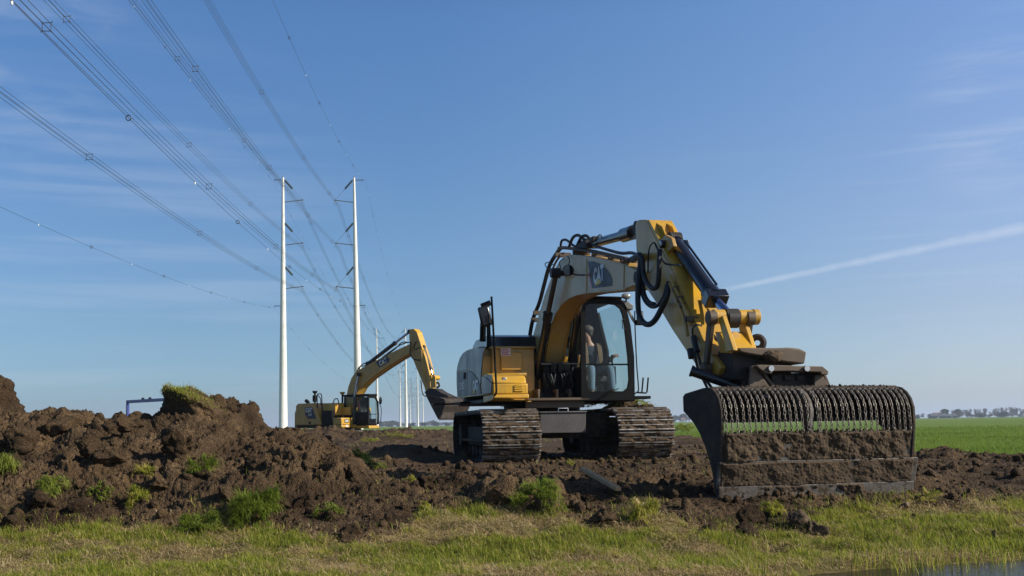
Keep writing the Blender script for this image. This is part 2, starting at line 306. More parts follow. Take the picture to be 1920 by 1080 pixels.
class MB:
    def __init__(s): s.v = []; s.f = []
    def add(s, vs, fs):
        o = len(s.v); s.v += [tuple(v) for v in vs]; s.f += [tuple(i+o for i in f) for f in fs]; return s
    def bx(s, x0, x1, y0, y1, z0, z1, M=None):
        vs = [Vector((x, y, z)) for z in (z0, z1) for y in (y0, y1) for x in (x0, x1)]
        if M: vs = [M @ v for v in vs]
        return s.add(vs, [(0, 2, 3, 1), (4, 5, 7, 6), (0, 1, 5, 4), (2, 6, 7, 3), (0, 4, 6, 2), (1, 3, 7, 5)])
    def cyl(s, p0, p1, r0, r1=None, n=16, caps=True):
        r1 = r0 if r1 is None else r1
        p0 = Vector(p0); p1 = Vector(p1); d = (p1-p0).normalized()
        a = d.orthogonal().normalized(); b = d.cross(a)
        vs = []
        for p, r in ((p0, r0), (p1, r1)):
            vs += [p+(a*math.cos(2*math.pi*i/n)+b*math.sin(2*math.pi*i/n))*r for i in range(n)]
        fs = [(i, (i+1) % n, n+(i+1) % n, n+i) for i in range(n)]
        if caps: fs += [tuple(range(n-1, -1, -1)), tuple(range(n, 2*n))]
        return s.add(vs, fs)
    def tube(s, pts, r, n=8, smooth=0, caps=True):
        P = catmull(pts, smooth) if smooth else [Vector(p) for p in pts]
        m = len(P); rs = r if isinstance(r, (list, tuple)) else [r]*m
        T = [(P[min(i+1, m-1)]-P[max(i-1, 0)]).normalized() for i in range(m)]
        a = T[0].orthogonal().normalized(); vs = []
        for i in range(m):
            a = (a-T[i]*a.dot(T[i])).normalized(); b = T[i].cross(a)
            vs += [P[i]+(a*math.cos(2*math.pi*k/n)+b*math.sin(2*math.pi*k/n))*rs[i] for k in range(n)]
        fs = [(i*n+k, i*n+(k+1) % n, (i+1)*n+(k+1) % n, (i+1)*n+k) for i in range(m-1) for k in range(n)]
        if caps: fs += [tuple(range(n-1, -1, -1)), tuple(range((m-1)*n, m*n))]
        return s.add(vs, fs)
    def prism(s, poly, a, b, ax=1):          # poly in the two other axes, extruded along axis ax from a to b
        n = len(poly)
        def put(p, t):
            q = [p[0], p[1]]; q.insert(ax, t); return q
        return s.add([put(p, a) for p in poly]+[put(p, b) for p in poly],
                     [(i, (i+1) % n, n+(i+1) % n, n+i) for i in range(n)]+[tuple(range(n-1, -1, -1)), tuple(range(n, 2*n))])
    def loft(s, rings, closed=False):
        n = len(rings[0]); m = len(rings)
        vs = [p for r in rings for p in r]
        fs = [(i*n+k, i*n+(k+1) % n, (i+1)*n+(k+1) % n, (i+1)*n+k) for i in range(m-1) for k in range(n)]
        fs += [tuple(range(n-1, -1, -1)), tuple(range((m-1)*n, m*n))]
        return s.add(vs, fs)
    def ball(s, c, r, seg=12, rings=8, M=None):
        c = Vector(c); r = (r, r, r) if not isinstance(r, (tuple, list)) else r
        vs = []; fs = []
        for i in range(1, rings):
            th = math.pi*i/rings
            for k in range(seg):
                ph = 2*math.pi*k/seg
                vs.append(Vector((r[0]*math.sin(th)*math.cos(ph), r[1]*math.sin(th)*math.sin(ph), r[2]*math.cos(th))))
        vs += [Vector((0, 0, r[2])), Vector((0, 0, -r[2]))]
        if M: vs = [M @ v for v in vs]
        vs = [v+c for v in vs]; t = len(vs)-2
        for i in range(rings-2):
            for k in range(seg): fs.append((i*seg+k, (i+1)*seg+k, (i+1)*seg+(k+1) % seg, i*seg+(k+1) % seg))
        for k in range(seg):
            fs.append((t, k, (k+1) % seg)); fs.append((t+1, (rings-2)*seg+(k+1) % seg, (rings-2)*seg+k))
        return s.add(vs, fs)
    def ring(s, c, ax, R0, r, n=24, k=8):     # torus
        c = Vector(c); d = Vector(ax).normalized(); a = d.orthogonal().normalized(); b = d.cross(a)
        vs = []
        for i in range(n):
            t = 2*math.pi*i/n; e = a*math.cos(t)+b*math.sin(t)
            for j in range(k):
                q = 2*math.pi*j/k; vs.append(c+e*(R0+r*math.cos(q))+d*r*math.sin(q))
        return s.add(vs, [(i*k+j, ((i+1) % n)*k+j, ((i+1) % n)*k+(j+1) % k, i*k+(j+1) % k) for i in range(n) for j in range(k)])
    def build(s, name, mat, parent=None, bevel=0.0, smooth=35, seg=2, label=None):
        me = bpy.data.meshes.new(name); me.from_pydata(s.v, [], s.f); me.validate()
        bm = bmesh.new(); bm.from_mesh(me); bmesh.ops.recalc_face_normals(bm, faces=bm.faces); bm.to_mesh(me); bm.free()
        if smooth:
            me.polygons.foreach_set('use_smooth', [True]*len(me.polygons)); me.set_sharp_from_angle(angle=R(smooth))
        me.materials.append(MAT[mat])
        o = bpy.data.objects.new(name, me); COL.objects.link(o); o.parent = parent
        if bevel:
            b = o.modifiers.new('bevel', 'BEVEL'); b.width = bevel; b.segments = seg; b.limit_method = 'ANGLE'; b.angle_limit = R(40); b.harden_normals = False
        if label: o['label'] = label
        return o

def tag(o, label=None, cat=None, group=None, kind=None):
    if label: o['label'] = label
    if cat: o['category'] = cat
    if group: o['group'] = group
    if kind: o['kind'] = kind
    return o
def empty(name, loc, rz=0.0):
    o = bpy.data.objects.new(name, None); COL.objects.link(o); o.location = loc; o.rotation_euler = (0, 0, rz); o.empty_display_size = 0.2; return o
def copy_tree(o, parent=None, kids=None):
    c = o.copy(); COL.objects.link(c); c.parent = parent
    for ch in list(o.children): copy_tree(ch, c)
    return c
def np_mesh(name, V, faces_list, mat, smooth=False, attrs=None, parent=None):
    """faces_list: list of int arrays (M,k)"""
    me = bpy.data.meshes.new(name); me.vertices.add(len(V)); me.vertices.foreach_set('co', np.asarray(V, np.float32).ravel())
    loops = np.concatenate([f.ravel() for f in faces_list]).astype(np.int32)
    tot = np.concatenate([np.full(len(f), f.shape[1], np.int32) for f in faces_list])
    st = np.concatenate([[0], np.cumsum(tot)[:-1]]).astype(np.int32)
    me.loops.add(len(loops)); me.loops.foreach_set('vertex_index', loops)
    me.polygons.add(len(tot)); me.polygons.foreach_set('loop_start', st); me.polygons.foreach_set('loop_total', tot)
    if smooth: me.polygons.foreach_set('use_smooth', np.ones(len(tot), bool))
    for k, v in (attrs or {}).items():
        a = me.attributes.new(k, 'FLOAT', 'POINT'); a.data.foreach_set('value', np.asarray(v, np.float32))
    me.update(calc_edges=True); me.materials.append(MAT[mat])
    o = bpy.data.objects.new(name, me); COL.objects.link(o); o.parent = parent
    return o

# ------------------------------------------------------------------ numpy noise
def _h(ix, iy, iz, s):
    n = (ix.astype(np.int64)*374761393 + iy.astype(np.int64)*668265263 + iz.astype(np.int64)*2147483647 + s*1274126177) & 0xffffffff
    n = ((n ^ (n >> 13))*1274126177) & 0xffffffff
    n = ((n ^ (n >> 16))*2246822519) & 0xffffffff
    return ((n ^ (n >> 15)) & 0xffffff).astype(np.float32)/np.float32(0xffffff)
def vnoise(P, s=0):
    i = np.floor(P); f = P-i; f = f*f*(3-2*f); i = i.astype(np.int64); r = 0
    for dx in (0, 1):
        for dy in (0, 1):
            for dz in (0, 1):
                w = (f[:, 0] if dx else 1-f[:, 0])*(f[:, 1] if dy else 1-f[:, 1])*(f[:, 2] if dz else 1-f[:, 2])
                r = r + w*_h(i[:, 0]+dx, i[:, 1]+dy, i[:, 2]+dz, s)
    return r
def fbm(P, oct=4, s=0, gain=0.5):
    r = 0; a = 1; t = 0
    for k in range(oct): r = r+a*vnoise(P*(2.03**k), s+k); t += a; a *= gain
    return r/t
def worley(P, s=0):
    i = np.floor(P).astype(np.int64); f = (P-i).astype(np.float32); best = np.full(len(P), 9.0, np.float32)
    for dx in (-1, 0, 1):
        for dy in (-1, 0, 1):
            for dz in (-1, 0, 1):
                cx, cy, cz = i[:, 0]+dx, i[:, 1]+dy, i[:, 2]+dz
                ex = dx+_h(cx, cy, cz, s)-f[:, 0]; ey = dy+_h(cx, cy, cz, s+1)-f[:, 1]; ez = dz+_h(cx, cy, cz, s+2)-f[:, 2]
                np.minimum(best, ex*ex+ey*ey+ez*ez, out=best)
    return np.sqrt(best)
def sstep(a, b, x):
    t = np.clip((x-a)/(b-a), 0, 1); return t*t*(3-2*t)

# ------------------------------------------------------------------ terrain
WATER_Z = -0.50
def base_z(X, Y):
    bank = -0.19-0.155*(9.5-Y)
    z = np.where(Y < 9.5, bank, -0.19+0.19*sstep(8.6, 12.5, Y)*1.0)
    z = np.where(Y < 9.5, bank, -0.19*(1-sstep(9.5, 12.6, Y))-0.0)
    z = np.where(Y < 6.2, -0.19-0.155*3.3-0.5*(6.2-Y), z)
    z = np.where(Y > 5.8, np.maximum(z, -.455), z)
    ye = np.interp(X, [1.2, 1.75, 2.15, 2.8, 3.9, 6, 12], [6.35, 6.85, 7.16, 7.40, 7.70, 8.05, 8.3])
    tw = sstep(-.10, .55, Y-ye); z = z*tw+(WATER_Z-.01+.22*np.minimum(Y-ye, 0.2))*(1-tw); right = 0
    z = z-0.47*np.exp(-(((X+8.7)/5.5)**4+((Y-53)/5.0)**4))*(Y > 40)
    return np.maximum(z-0.16*right, -1.3)
def slope_pt(px, py):             # pixel -> the bank slope plane
    d = ray(px, py); t = (-0.19-0.155*9.5-CAM.z+0.155*CAM.y)/(d.z-0.155*d.y)
    return CAM+d*t
FRONT = [(-700, 1010), (-300, 1003), (0, 1003), (100, 998), (200, 986), (330, 984), (430, 990), (500, 998), (600, 1006), (680, 1012), (740, 1002), (790, 972), (850, 960), (930, 958), (1000, 960), (1060, 976), (1120, 984), (1180, 968), (1230, 962), (1290, 980), (1340, 990), (1420, 1002), (1500, 1000), (1545, 966), (1590, 952), (1720, 948), (1780, 950), (1860, 946), (1920, 944), (2300, 940), (2700, 938)]
_fp = [slope_pt(*p) for p in FRONT]; FX = np.array([p.x for p in _fp]); FY = np.array([p.y for p in _fp])
BACKX = np.array([-60, -30, -12, -4, 1.5, 5.0, 6.2, 6.9, 7.7, 8.6, 11, 30]); BACKY = np.array([95, 95, 95, 85, 56, 33, 21, 17.5, 15.5, 14.6, 14.2, 13.8])
def zat(px, py, Y): return at(px, py, Y).z
R1 = [(-700, 720), (-300, 735), (-60, 716), (-25, 708), (14, 712), (24, 742), (32, 779), (60, 779), (98, 768), (130, 773), (175, 778), (212, 801), (245, 795), (268, 788), (284, 808), (300, 806), (325, 775), (345, 768), (400, 762), (425, 756), (445, 764), (472, 768), (486, 793), (520, 807), (570, 814), (610, 822), (640, 846), (675, 870)]
R1Y = 13.0
_r1 = [at(x, y, R1Y) for x, y in R1]; R1X = np.array([p.x for p in _r1]); R1Z = np.array([p.z for p in _r1])
R3 = [(480, 806), (560, 806), (620, 807), (650, 811), (668, 816), (690, 812), (730, 809), (790, 809), (830, 808), (900, 812)]
_r3 = [at(x, y, 43.0) for x, y in R3]; R3X = np.array([p.x for p in _r3]); R3Z = np.array([p.z for p in _r3])
BUMPS = [(627, 856, 10.7, .42, .75), (566, 872, 10.3, .42, .5), (520, 856, 11.2, .5, .6), (430, 905, 9.7, .45, .45), (250, 880, 10.4, .6, .5), (120, 905, 9.9, .5, .45), (30, 890, 10.0, .5, .5), (330, 890, 10.2, .4, .4),
         (850, 898, 10.7, .35, .5), (930, 912, 9.9, .22, .35), (740, 915, 10.0, .45, .5), (1010, 918, 9.8, .22, .3), (1100, 915, 10.2, .4, .4), (1210, 918, 9.9, .3, .35), (1290, 908, 10.2, .3, .35),
         (1752, 846, 14.3, .35, .4), (1800, 856, 14.0, .4, .35), (1890, 872, 13.4, .5, .35), (1440, 955, 8.95, .18, .16), (1500, 978, 8.7, .16, .14), (1865, 890, 12.0, .5, .4), (1290, 818, 30.0, 1.0, 1.5), (1310, 822, 26.0, 1.2, 1.2), (760, 838, 17.0, .9, .8)]
def raw_masks(X, Y):
    P = np.stack([X, Y, X*0], 1)
    wob = (fbm(P*2.2, 4, 5)-0.5)*0.55+(fbm(P*9, 3, 9)-0.5)*0.16
    yf = np.interp(X, FX, FY)
    front = (Y-yf)+wob*0.55
    yb = np.interp(X, BACKX, BACKY)
    back = (yb-Y)/np.maximum(Y*0.10, 1.0)+(fbm(P*0.55, 4, 15)-0.5)*1.0
    return front, back
def shape_z(X, Y):
    z = base_z(X, Y)
    yf = np.interp(X, FX, FY)
    h1 = np.maximum(np.interp(X, R1X, R1Z), 0.0); h1 = np.where(X > R1X[-1], 0.0, h1)
    t = np.where(Y < R1Y, (R1Y-Y)/np.maximum(R1Y-yf-0.15, 0.5), (Y-R1Y)/1.5); t = np.clip(t, 0, 1)
    z1 = h1*np.where(Y < R1Y, 1-t**1.35, (1-t)**1.3*(1+0.3*t))
    # mid terrace of older spoil on the left
    z = np.maximum(z, z+z1)
    h3 = np.where((X > R3X[0]-1) & (X < R3X[-1]), np.maximum(np.interp(X, R3X, R3Z), 0), 0)
    z = z+h3*np.exp(-((Y-43)/2.4)**2)
    for px, py, yy, sx, sy in BUMPS:
        p = at(px, py, yy); b0 = float(base_z(np.array([p.x]), np.array([p.y]))[0])
        if px < 680:
            tt = min(max((R1Y-yy)/max(R1Y-float(np.interp(p.x, FX, FY))-0.15, .5), 0), 1); b0 += max(float(np.interp(p.x, R1X, R1Z)), 0)*(1-tt**1.35)
        a = max(p.z-b0, 0.03) if px > 680 or py < 870 else max(min(p.z-b0, .3), 0.10)
        z = z+a*np.exp(-((X-p.x)/sx)**2-((Y-p.y)/sy)**2)
    return z
# screen-like grid: fine in view, coarse outside
def axis_u():
    return np.concatenate([np.linspace(-1.35, -0.56, 70, endpoint=False), np.linspace(-0.56, 0.56, 1180, endpoint=False), np.linspace(0.56, 1.35, 71)])
def axis_y():
    y = [4.2]
    while y[-1] < 7.0: y.append(y[-1]*1.01)
    while y[-1] < 15.5: y.append(y[-1]*1.0022)
    while y[-1] < 60: y.append(y[-1]*1.0055)
    while y[-1] < 400: y.append(y[-1]*1.03)
    while y[-1] < 26000: y.append(y[-1]*1.25)
    return np.array(y)
U = axis_u(); YY = axis_y(); nu, ny = len(U), len(YY)
gu, gy = np.meshgrid(U, YY); X = (gu*gy).ravel(); Y = gy.ravel()
Z = shape_z(X, Y)
front, back = raw_masks(X, Y)
dirt = sstep(-0.03, 0.10, front)*sstep(-0.06, 0.25, back)
# smooth normals of the shaped ground
def grid_normals(X, Y, Z):
    P = np.stack([X, Y, Z], 1).reshape(ny, nu, 3)
    du = np.gradient(P, axis=1); dv = np.gradient(P, axis=0); n = np.cross(du, dv).reshape(-1, 3)
    return n/np.maximum(np.linalg.norm(n, axis=1, keepdims=True), 1e-9)
Nn = grid_normals(X, Y, Z)
idx = np.where(dirt > 0.01)[0]
P = np.stack([X, Y, Z], 1)[idx].astype(np.float32)
mound = np.clip((P[:, 2]-base_z(P[:, 0], P[:, 1]))/0.35, 0, 1)
lane = sstep(11.6, 12.8, P[:, 1])*sstep(-3.6, -2.2, P[:, 0])*(1-sstep(4.3, 5.6, P[:, 0]))            # levelled, driven-on strip by the machine
rough = (0.55+0.75*mound)*(1-0.55*lane)*(1+0.3*sstep(20, 45, P[:, 1]))
wp = P+0.10*np.stack([vnoise(P*3.1, 21), vnoise(P*3.1, 22), vnoise(P*3.1, 23)], 1)
d = np.zeros(len(P), np.float32)
big = worley(wp*1.9, 31); d += (0.75-big)*0.17*np.clip(fbm(P*0.9, 2, 44)*2.6-0.7, 0.1, 1.3)
w2 = worley(wp*4.6, 41); d += (0.72-w2)*0.125*np.clip(fbm(P*2.1, 2, 45)*3.0-0.85, 0.0, 1.5)
w3 = worley(wp*10.5, 51); d += (0.72-w3)*0.066*np.clip(fbm(P*3.9, 2, 46)*2.4-0.45, 0.1, 1.4)
near = P[:, 1] < 22
w4 = np.full(len(P), 0.6, np.float32); w4[near] = worley(wp[near]*25, 61); d += (0.62-w4)*0.034
near = P[:, 1] < 14
w5 = np.full(len(P), 0.6, np.float32); w5[near] = worley(wp[near]*47, 66); d += (0.6-w5)*0.016
d += (fbm(P*6.5, 4, 71)-0.5)*0.05
d = (np.maximum(d, -0.10)-0.02)*rough*dirt[idx]
# machine stands firm: flatten beneath its tracks
V = np.stack([X, Y, Z], 1)
V[idx] += Nn[idx]*d[:, None]
rest = np.where((dirt <= 0.5) & (Y < 60))[0]
Pr = V[rest]; V[rest, 2] += ((fbm(Pr*1.3, 3, 81)-0.5)*0.06+(fbm(Pr*4.5, 3, 82)-0.5)*0.12*(Y[rest] < 13))*np.where(Y[rest] < 13, sstep(WATER_Z-.02, WATER_Z+.10, Pr[:, 2]), 1)
far = (dirt <= 0.5) & (Y >= 14) & (Y < 200)
V[far, 2] += (fbm(V[far]*0.22, 3, 83)-0.5)*0.10
ii = np.arange(nu*ny).reshape(ny, nu)
q = np.stack([ii[:-1, :-1], ii[:-1, 1:], ii[1:, 1:], ii[1:, :-1]], -1).reshape(-1, 4)
fd = dirt[q].mean(1); fy = Y[q[:, 0]]
def sub(name, sel, mat):
    f = q[sel]; u, inv = np.unique(f, return_inverse=True)
    return np_mesh(name, V[u], [inv.reshape(-1, 4)], mat, smooth=True)
tag(sub('excavated_soil', fd > 0.5, 'soil'), kind='structure')
tag(sub('grass_bank', (fd <= 0.5) & (fy < 13.0), 'turf'), kind='structure')
tag(sub('pasture', (fd <= 0.5) & (fy >= 13.0), 'pasture'), kind='structure')
_Vg = V.reshape(ny, nu, 3)
def ground_at(x, y):
    """height of the finished ground"""
    x = np.atleast_1d(np.asarray(x, float)); y = np.atleast_1d(np.asarray(y, float))
    j = np.clip(np.searchsorted(YY, y), 1, ny-1); j = np.where(np.abs(YY[j-1]-y) < np.abs(YY[j]-y), j-1, j)
    u = x/y; i = np.clip(np.searchsorted(U, u), 1, nu-1); i = np.where(np.abs(U[i-1]-u) < np.abs(U[i]-u), i-1, i)
    return _Vg[j, i, 2], dirt.reshape(ny, nu)[j, i]
def ground_hit(px, py, y0=6.3, y1=80):
    """first ground point under a pixel"""
    d = ray(px, py); ys = np.exp(np.linspace(math.log(y0), math.log(y1), 1500)); t = ys/d.y
    z = CAM.z+d.z*t; g, _ = ground_at(d.x*t, ys); k = np.where(z <= g)[0]
    k = k[0] if len(k) else len(ys)-1
    return Vector((d.x*t[k], ys[k], g[k]))
# the low ground all round (behind the camera and under the water)
MB().add([(-9000, -9000, -1.4), (9000, -9000, -1.4), (9000, 4.3, -1.4), (-9000, 4.3, -1.4)], [(0, 1, 2, 3)]).build('ground', 'turf', smooth=0)
tag(bpy.data.objects['ground'], kind='structure')
MB().add([(-300, -40, WATER_Z), (300, -40, WATER_Z), (300, 9.2, WATER_Z), (-300, 9.2, WATER_Z)], [(0, 1, 2, 3)]).build('water', 'water', smooth=0)
tag(bpy.data.objects['water'], kind='structure')
# ------------------------------------------------------------------ excavators
class Frame:
    """a machine's own axes: f forward, l to its left, z up; T / TF read outline points on a plane of the machine"""
    def __init__(s, x, y, yaw, z=0.0):
        s.o = Vector((x, y, z)); s.F = Vector((math.sin(yaw), -math.cos(yaw), 0)); s.Lv = Vector((math.cos(yaw), math.sin(yaw), 0)); s.rz = yaw-math.pi/2
    def _hit(s, px, py, n, c):
        d = ray(px, py); t = (c-(CAM-s.o).dot(n))/d.dot(n); return CAM+d*t-s.o
    def T(s, px, py, l): p = s._hit(px, py, s.Lv, l); return (p.dot(s.F), p.z)
    def TF(s, px, py, f): p = s._hit(px, py, s.F, f); return (p.dot(s.Lv), p.z)
    def P(s, px, py, l): f, z = s.T(px, py, l); return (f, l, z)
    def PF(s, px, py, f): l, z = s.TF(px, py, f); return (f, l, z)

def text_obj(body, O, xd, yd, h, w, mat, name, parent, bold=0.0, depth=0.002):
    cu = bpy.data.curves.new('lettering', 'FONT'); cu.body = body; cu.size = 1; cu.offset = bold; cu.extrude = 0.0; cu.resolution_u = 3; cu.space_character = 1.0+bold*1.5
    tmp = bpy.data.objects.new('lettering', cu); COL.objects.link(tmp)
    bpy.context.view_layer.update()
    me = bpy.data.meshes.new_from_object(tmp.evaluated_get(bpy.context.evaluated_depsgraph_get()))
    bpy.data.objects.remove(tmp); bpy.data.curves.remove(cu)
    xs = [v.co.x for v in me.vertices]; ys = [v.co.y for v in me.vertices]
    x0, x1, y0, y1 = min(xs), max(xs), min(ys), max(ys)
    O = Vector(O); xd = Vector(xd).normalized(); yd = Vector(yd).normalized()
    for v in me.vertices: v.co = O+xd*((v.co.x-x0)/(x1-x0)*w)+yd*((v.co.y-y0)/(y1-y0)*h)
    me.name = name; me.materials.clear(); me.materials.append(MAT[mat])
    o = bpy.data.objects.new(name, me); COL.objects.link(o); o.parent = parent; return o

def make_track(parent, lc, w, f0, f1, r, M, mud=True, npads=46, seed=1):
    """one crawler track: shoes round an oval path, inside it frame, wheels and rollers"""
    rd = random.Random(seed)
    Ls = (f1-f0)-2*r; per = 2*Ls+2*math.pi*r; zc = r
    def path(s):
        s %= per
        if s < Ls: return (f0+r+s, zc+r, 0.0)
        s -= Ls
        if s < math.pi*r: a = s/r; return (f1-r+r*math.sin(a), zc+r*math.cos(a), -a)
        s -= math.pi*r
        if s < Ls: return (f1-r-s, zc-r, -math.pi)
        s -= Ls; a = s/r; return (f0+r-r*math.sin(a), zc-r*math.cos(a), -math.pi-a)
    sh = MB(); gr = MB(); pitch = per/npads; strips = []
    for i in range(npads):
        f, z, a = path(i*pitch)
        sag = 0.0
        m = M @ Matrix.Translation((f, lc, z)) @ Matrix.Rotation(-a, 4, 'Y')
        sh.bx(-pitch*.47, pitch*.47, -w/2, w/2, -0.045, -0.02, m)
        for k, hgt in ((-0.40, 0.022), (0.0, 0.018), (0.40, 0.024)):
            x = pitch*k; gr.bx(x-0.009, x+0.009, -w/2, w/2, -0.019, hgt, m)
        if mud:
            strips.append(m)
    t = sh.build('track', 'dark_mud_steel', parent, smooth=0)
    gr.build('grouser', 'grouser_steel', t, smooth=0)
    if mud:
        # soil packed between the grousers, broken and uneven
        ny_, nx_ = 90, 7; a_, b_ = np.meshgrid(np.linspace(-.5, .5, ny_), np.linspace(-.42, .42, nx_)); a_ = a_.ravel(); b_ = b_.ravel(); VV = []; FF = []; o = 0
        gi = np.arange(nx_*ny_).reshape(nx_, ny_); q0_ = np.stack([gi[:-1, :-1], gi[:-1, 1:], gi[1:, 1:], gi[1:, :-1]], -1).reshape(-1, 4)
        for n_, m in enumerate(strips):
            mm = np.array(m)
            for k in (-.2, .2):
                y = a_*w*.995; x = pitch*(k+.40*b_); q = np.stack([y*7, x*7+n_*3.1+k*9+seed*17, x*0], 1)
                h = (fbm(q, 3, 900)-.40)*.13+(.55-worley(q*2.6, 910))*.022+(fbm(q*5, 2, 920)-.5)*.018+.004
                h = np.minimum(h, .034)*np.clip((.5-np.abs(a_))*30, 0, 1)*(1-np.abs(b_/.42)**4*.6)-.017*(1-np.clip((.5-np.abs(a_))*30, 0, 1)) - .006
                L_ = np.stack([x, y, np.maximum(h, -.03), x*0+1], 1) @ mm.T; VV.append(L_[:, :3]); FF.append(q0_+o); o += len(L_)
        np_mesh('caked_mud', np.concatenate(VV), [np.concatenate(FF)], 'mud', smooth=True, parent=t)
    b = MB(); iw = w*0.27
    def C(x, y, z): return M @ Vector((x, y, z))
    pr = [(f0+.62, zc-.17), (f1-.55, zc-.17), (f1-.42, zc-.08), (f1-.42, zc+.08), (f1-.6, zc+.16), (f0+.7, zc+.16), (f0+.55, zc+.05)]
    n = len(pr); o = len(b.v)
    b.add([C(x, lc-iw, z) for x, z in pr]+[C(x, lc+iw, z) for x, z in pr], [(i, (i+1) % n, n+(i+1) % n, n+i) for i in range(n)]+[tuple(range(n-1, -1, -1)), tuple(range(n, 2*n))])
    b.bx(f0+.7, f1-.7, lc-iw-.12, lc+iw+.12, zc-.1, zc-.06, M)
    b.build('track_frame', 'dark_mud_steel', t, bevel=.012)
    wheel = MB()
    wheel.cyl(C(f1-r, lc-iw, zc), C(f1-r, lc+iw, zc), r*.86, n=28); wheel.cyl(C(f1-r, lc-iw-.05, zc), C(f1-r, lc+iw+.05, zc), r*.35, n=20)
    wheel.build('idler', 'dark_mud_steel', t, bevel=.01)
    sp = MB(); nt = 21; pts = []
    for i in range(nt*2):
        a = math.pi*i/nt; q = r*(.92 if i % 2 else .8); pts.append((f0+r+q*math.cos(a), zc+q*math.sin(a)))
    n = len(pts)
    sp.add([C(x, lc-iw*.5, z) for x, z in pts]+[C(x, lc+iw*.5, z) for x, z in pts], [(i, (i+1) % n, n+(i+1) % n, n+i) for i in range(n)]+[tuple(range(n-1, -1, -1)), tuple(range(n, 2*n))])
    sp.cyl(C(f0+r, lc-iw-.12, zc), C(f0+r, lc+iw+.06, zc), r*.5, n=24)
    sp.build('sprocket', 'dark_mud_steel', t)
    for i in range(7):
        x = f0+.62+(f1-f0-1.2)*i/6
        MB().cyl(C(x, lc-iw*.9, zc-r+.13), C(x, lc+iw*.9, zc-r+.13), .1, n=16).build('roller', 'dark_mud_steel', t)
    return t

# ================= the near machine
E1 = Frame(0.52, 17.8, R(13)); T = E1.T; TF = E1.TF; PT = E1.P; PF = E1.PF
ex1 = empty('excavator', E1.o, E1.rz)
tag(ex1, 'large muddy crawler excavator in front, its wide chain bucket lowered onto the bank', 'excavator', 'yellow excavators')
# undercarriage (turned a little against the upper body)
UM = Matrix.Translation((-0.02, 0.18, 0)) @ Matrix.Rotation(R(-3), 4, 'Z')
make_track(ex1, -1.085, 0.93, -1.98, 2.12, 0.41, UM, seed=3)
make_track(ex1, 1.10, 0.93, -1.98, 2.12, 0.41, UM, seed=8)
b = MB(); b.bx(-1.1, 1.2, -.7, .7, .36, .78, UM); b.bx(-.9, 1.0, -1.0, 1.0, .45, .7, UM); b.build('car_body', 'dark_mud_steel', ex1, bevel=.02)
MB().cyl((0, 0, .76), (0, 0, .97), .68, n=40).build('swing_bearing', 'black_paint', ex1)
# grey steel box between the tracks
b = MB(); l0, zt = TF(1013, 771.5, 1.62); l1, zb = TF(1099, 811, 1.62)
b.bx(1.12, 1.62, l0, l1, zb, zt-.03); b.bx(1.11, 1.64, l0-.015, l1+.015, zt-.028, zt)
tb = b.build('tool_box', 'box_steel', ex1, bevel=.008)
h0 = PF(1047, 770, 1.5); h1 = PF(1065, 770, 1.5)
MB().tube([(1.5, h0[1], zt-.01), (1.5, h0[1], zt+.05), (1.5, h1[1], zt+.05), (1.5, h1[1], zt-.01)], .008, 6).build('handle', 'bright_steel', tb)
# deck
b = MB(); b.bx(-1.55, 1.42, -1.24, 1.24, .955, 1.03); b.bx(-1.1, 1.30, -.42, .36, 1.03, 1.12)
b.build('deck', 'black_paint', ex1, bevel=.015)
# step plate sticking out at the rear right corner
b = MB(); b.bx(-1.50, -.3, -1.42, -1.22, .985, 1.02); b.bx(-1.48, -1.1, -1.78, -1.42, .985, 1.01); b.build('side_step', 'black_paint', ex1, bevel=.008)
# front frame plate under the boom foot
b = MB(); b.bx(1.30, 1.60, -.66, .40, .975, 1.02); b.bx(1.42, 1.5, -.66, .34, .86, .97)
for l in (-.62, -.42, -.1, .12, .36): b.bx(1.05, 1.42, l-.02, l+.02, 1.02, 1.17)
b.build('front_frame', 'brown_steel', ex1, bevel=.01)
# right-hand body: rounded hood side, traced on its own plane
LS = -1.27
side = [T(*p, LS) for p in [(906, 741), (857.6, 746.5), (856, 720), (856, 696), (858, 684), (862, 671), (868, 662), (876, 656.5), (888, 653), (902, 650), (910, 648)]]
fF = side[0][0]
side2 = side[:-1]+[(fF-.42, side[-1][1]+.02), (fF-.12, side[-1][1]-.04), (fF-.02, side[-1][1]-.16)]
b = MB(); b.prism(side2, LS, -.42, 1); hood = b.build('engine_hood', 'yellow_paint', ex1, bevel=.035, seg=3)
# grey side panels on the flank, 4 mm proud
def panel(pts, mat, name, off, par, l=LS):
    b = MB(); b.prism([T(*p, l) for p in pts], l-off, l-off+.02, 1); return b.build(name, mat, par, bevel=.004)
panel([(857.8, 696.5), (876.8, 693), (877.5, 657.5), (869.5, 662.5), (863.2, 671.5), (859.2, 684.5)], 'panel_grey', 'side_panel', .012, hood)
panel([(877.3, 693), (884, 695), (892, 702), (898, 712), (901.5, 723), (902.2, 719), (902.8, 706), (904.6, 684), (906.8, 664), (911, 651.3), (902, 652), (888, 655), (878, 657.7)], 'panel_grey', 'side_panel', .014, hood)
dr = panel([(857.9, 698), (877.0, 694.5), (877.4, 741.5), (858.6, 744)], 'panel_blue', 'side_door', .012, hood)
dr2 = panel([(877.6, 694.5), (883.4, 696.3), (891, 703.2), (897, 713), (900.6, 724), (903.4, 739), (877.9, 741.4)], 'panel_blue', 'side_door', .012, hood)
def side_text(body, x0, x1, y0, y1, l, mat, par, bold, name='lettering'):
    f0, z0 = T(x0, y1, l); f1, _ = T(x1, y1, l); _, z1 = T(x0, y0, l)
    return text_obj(body, (f0, l, z0), (1, 0, 0), (0, 0, 1), z1-z0, f1-f0, mat, name, par, bold)
side_text('319D', 861.5, 870.5, 718, 731.5, LS-.018, 'decal_white', dr, .0)
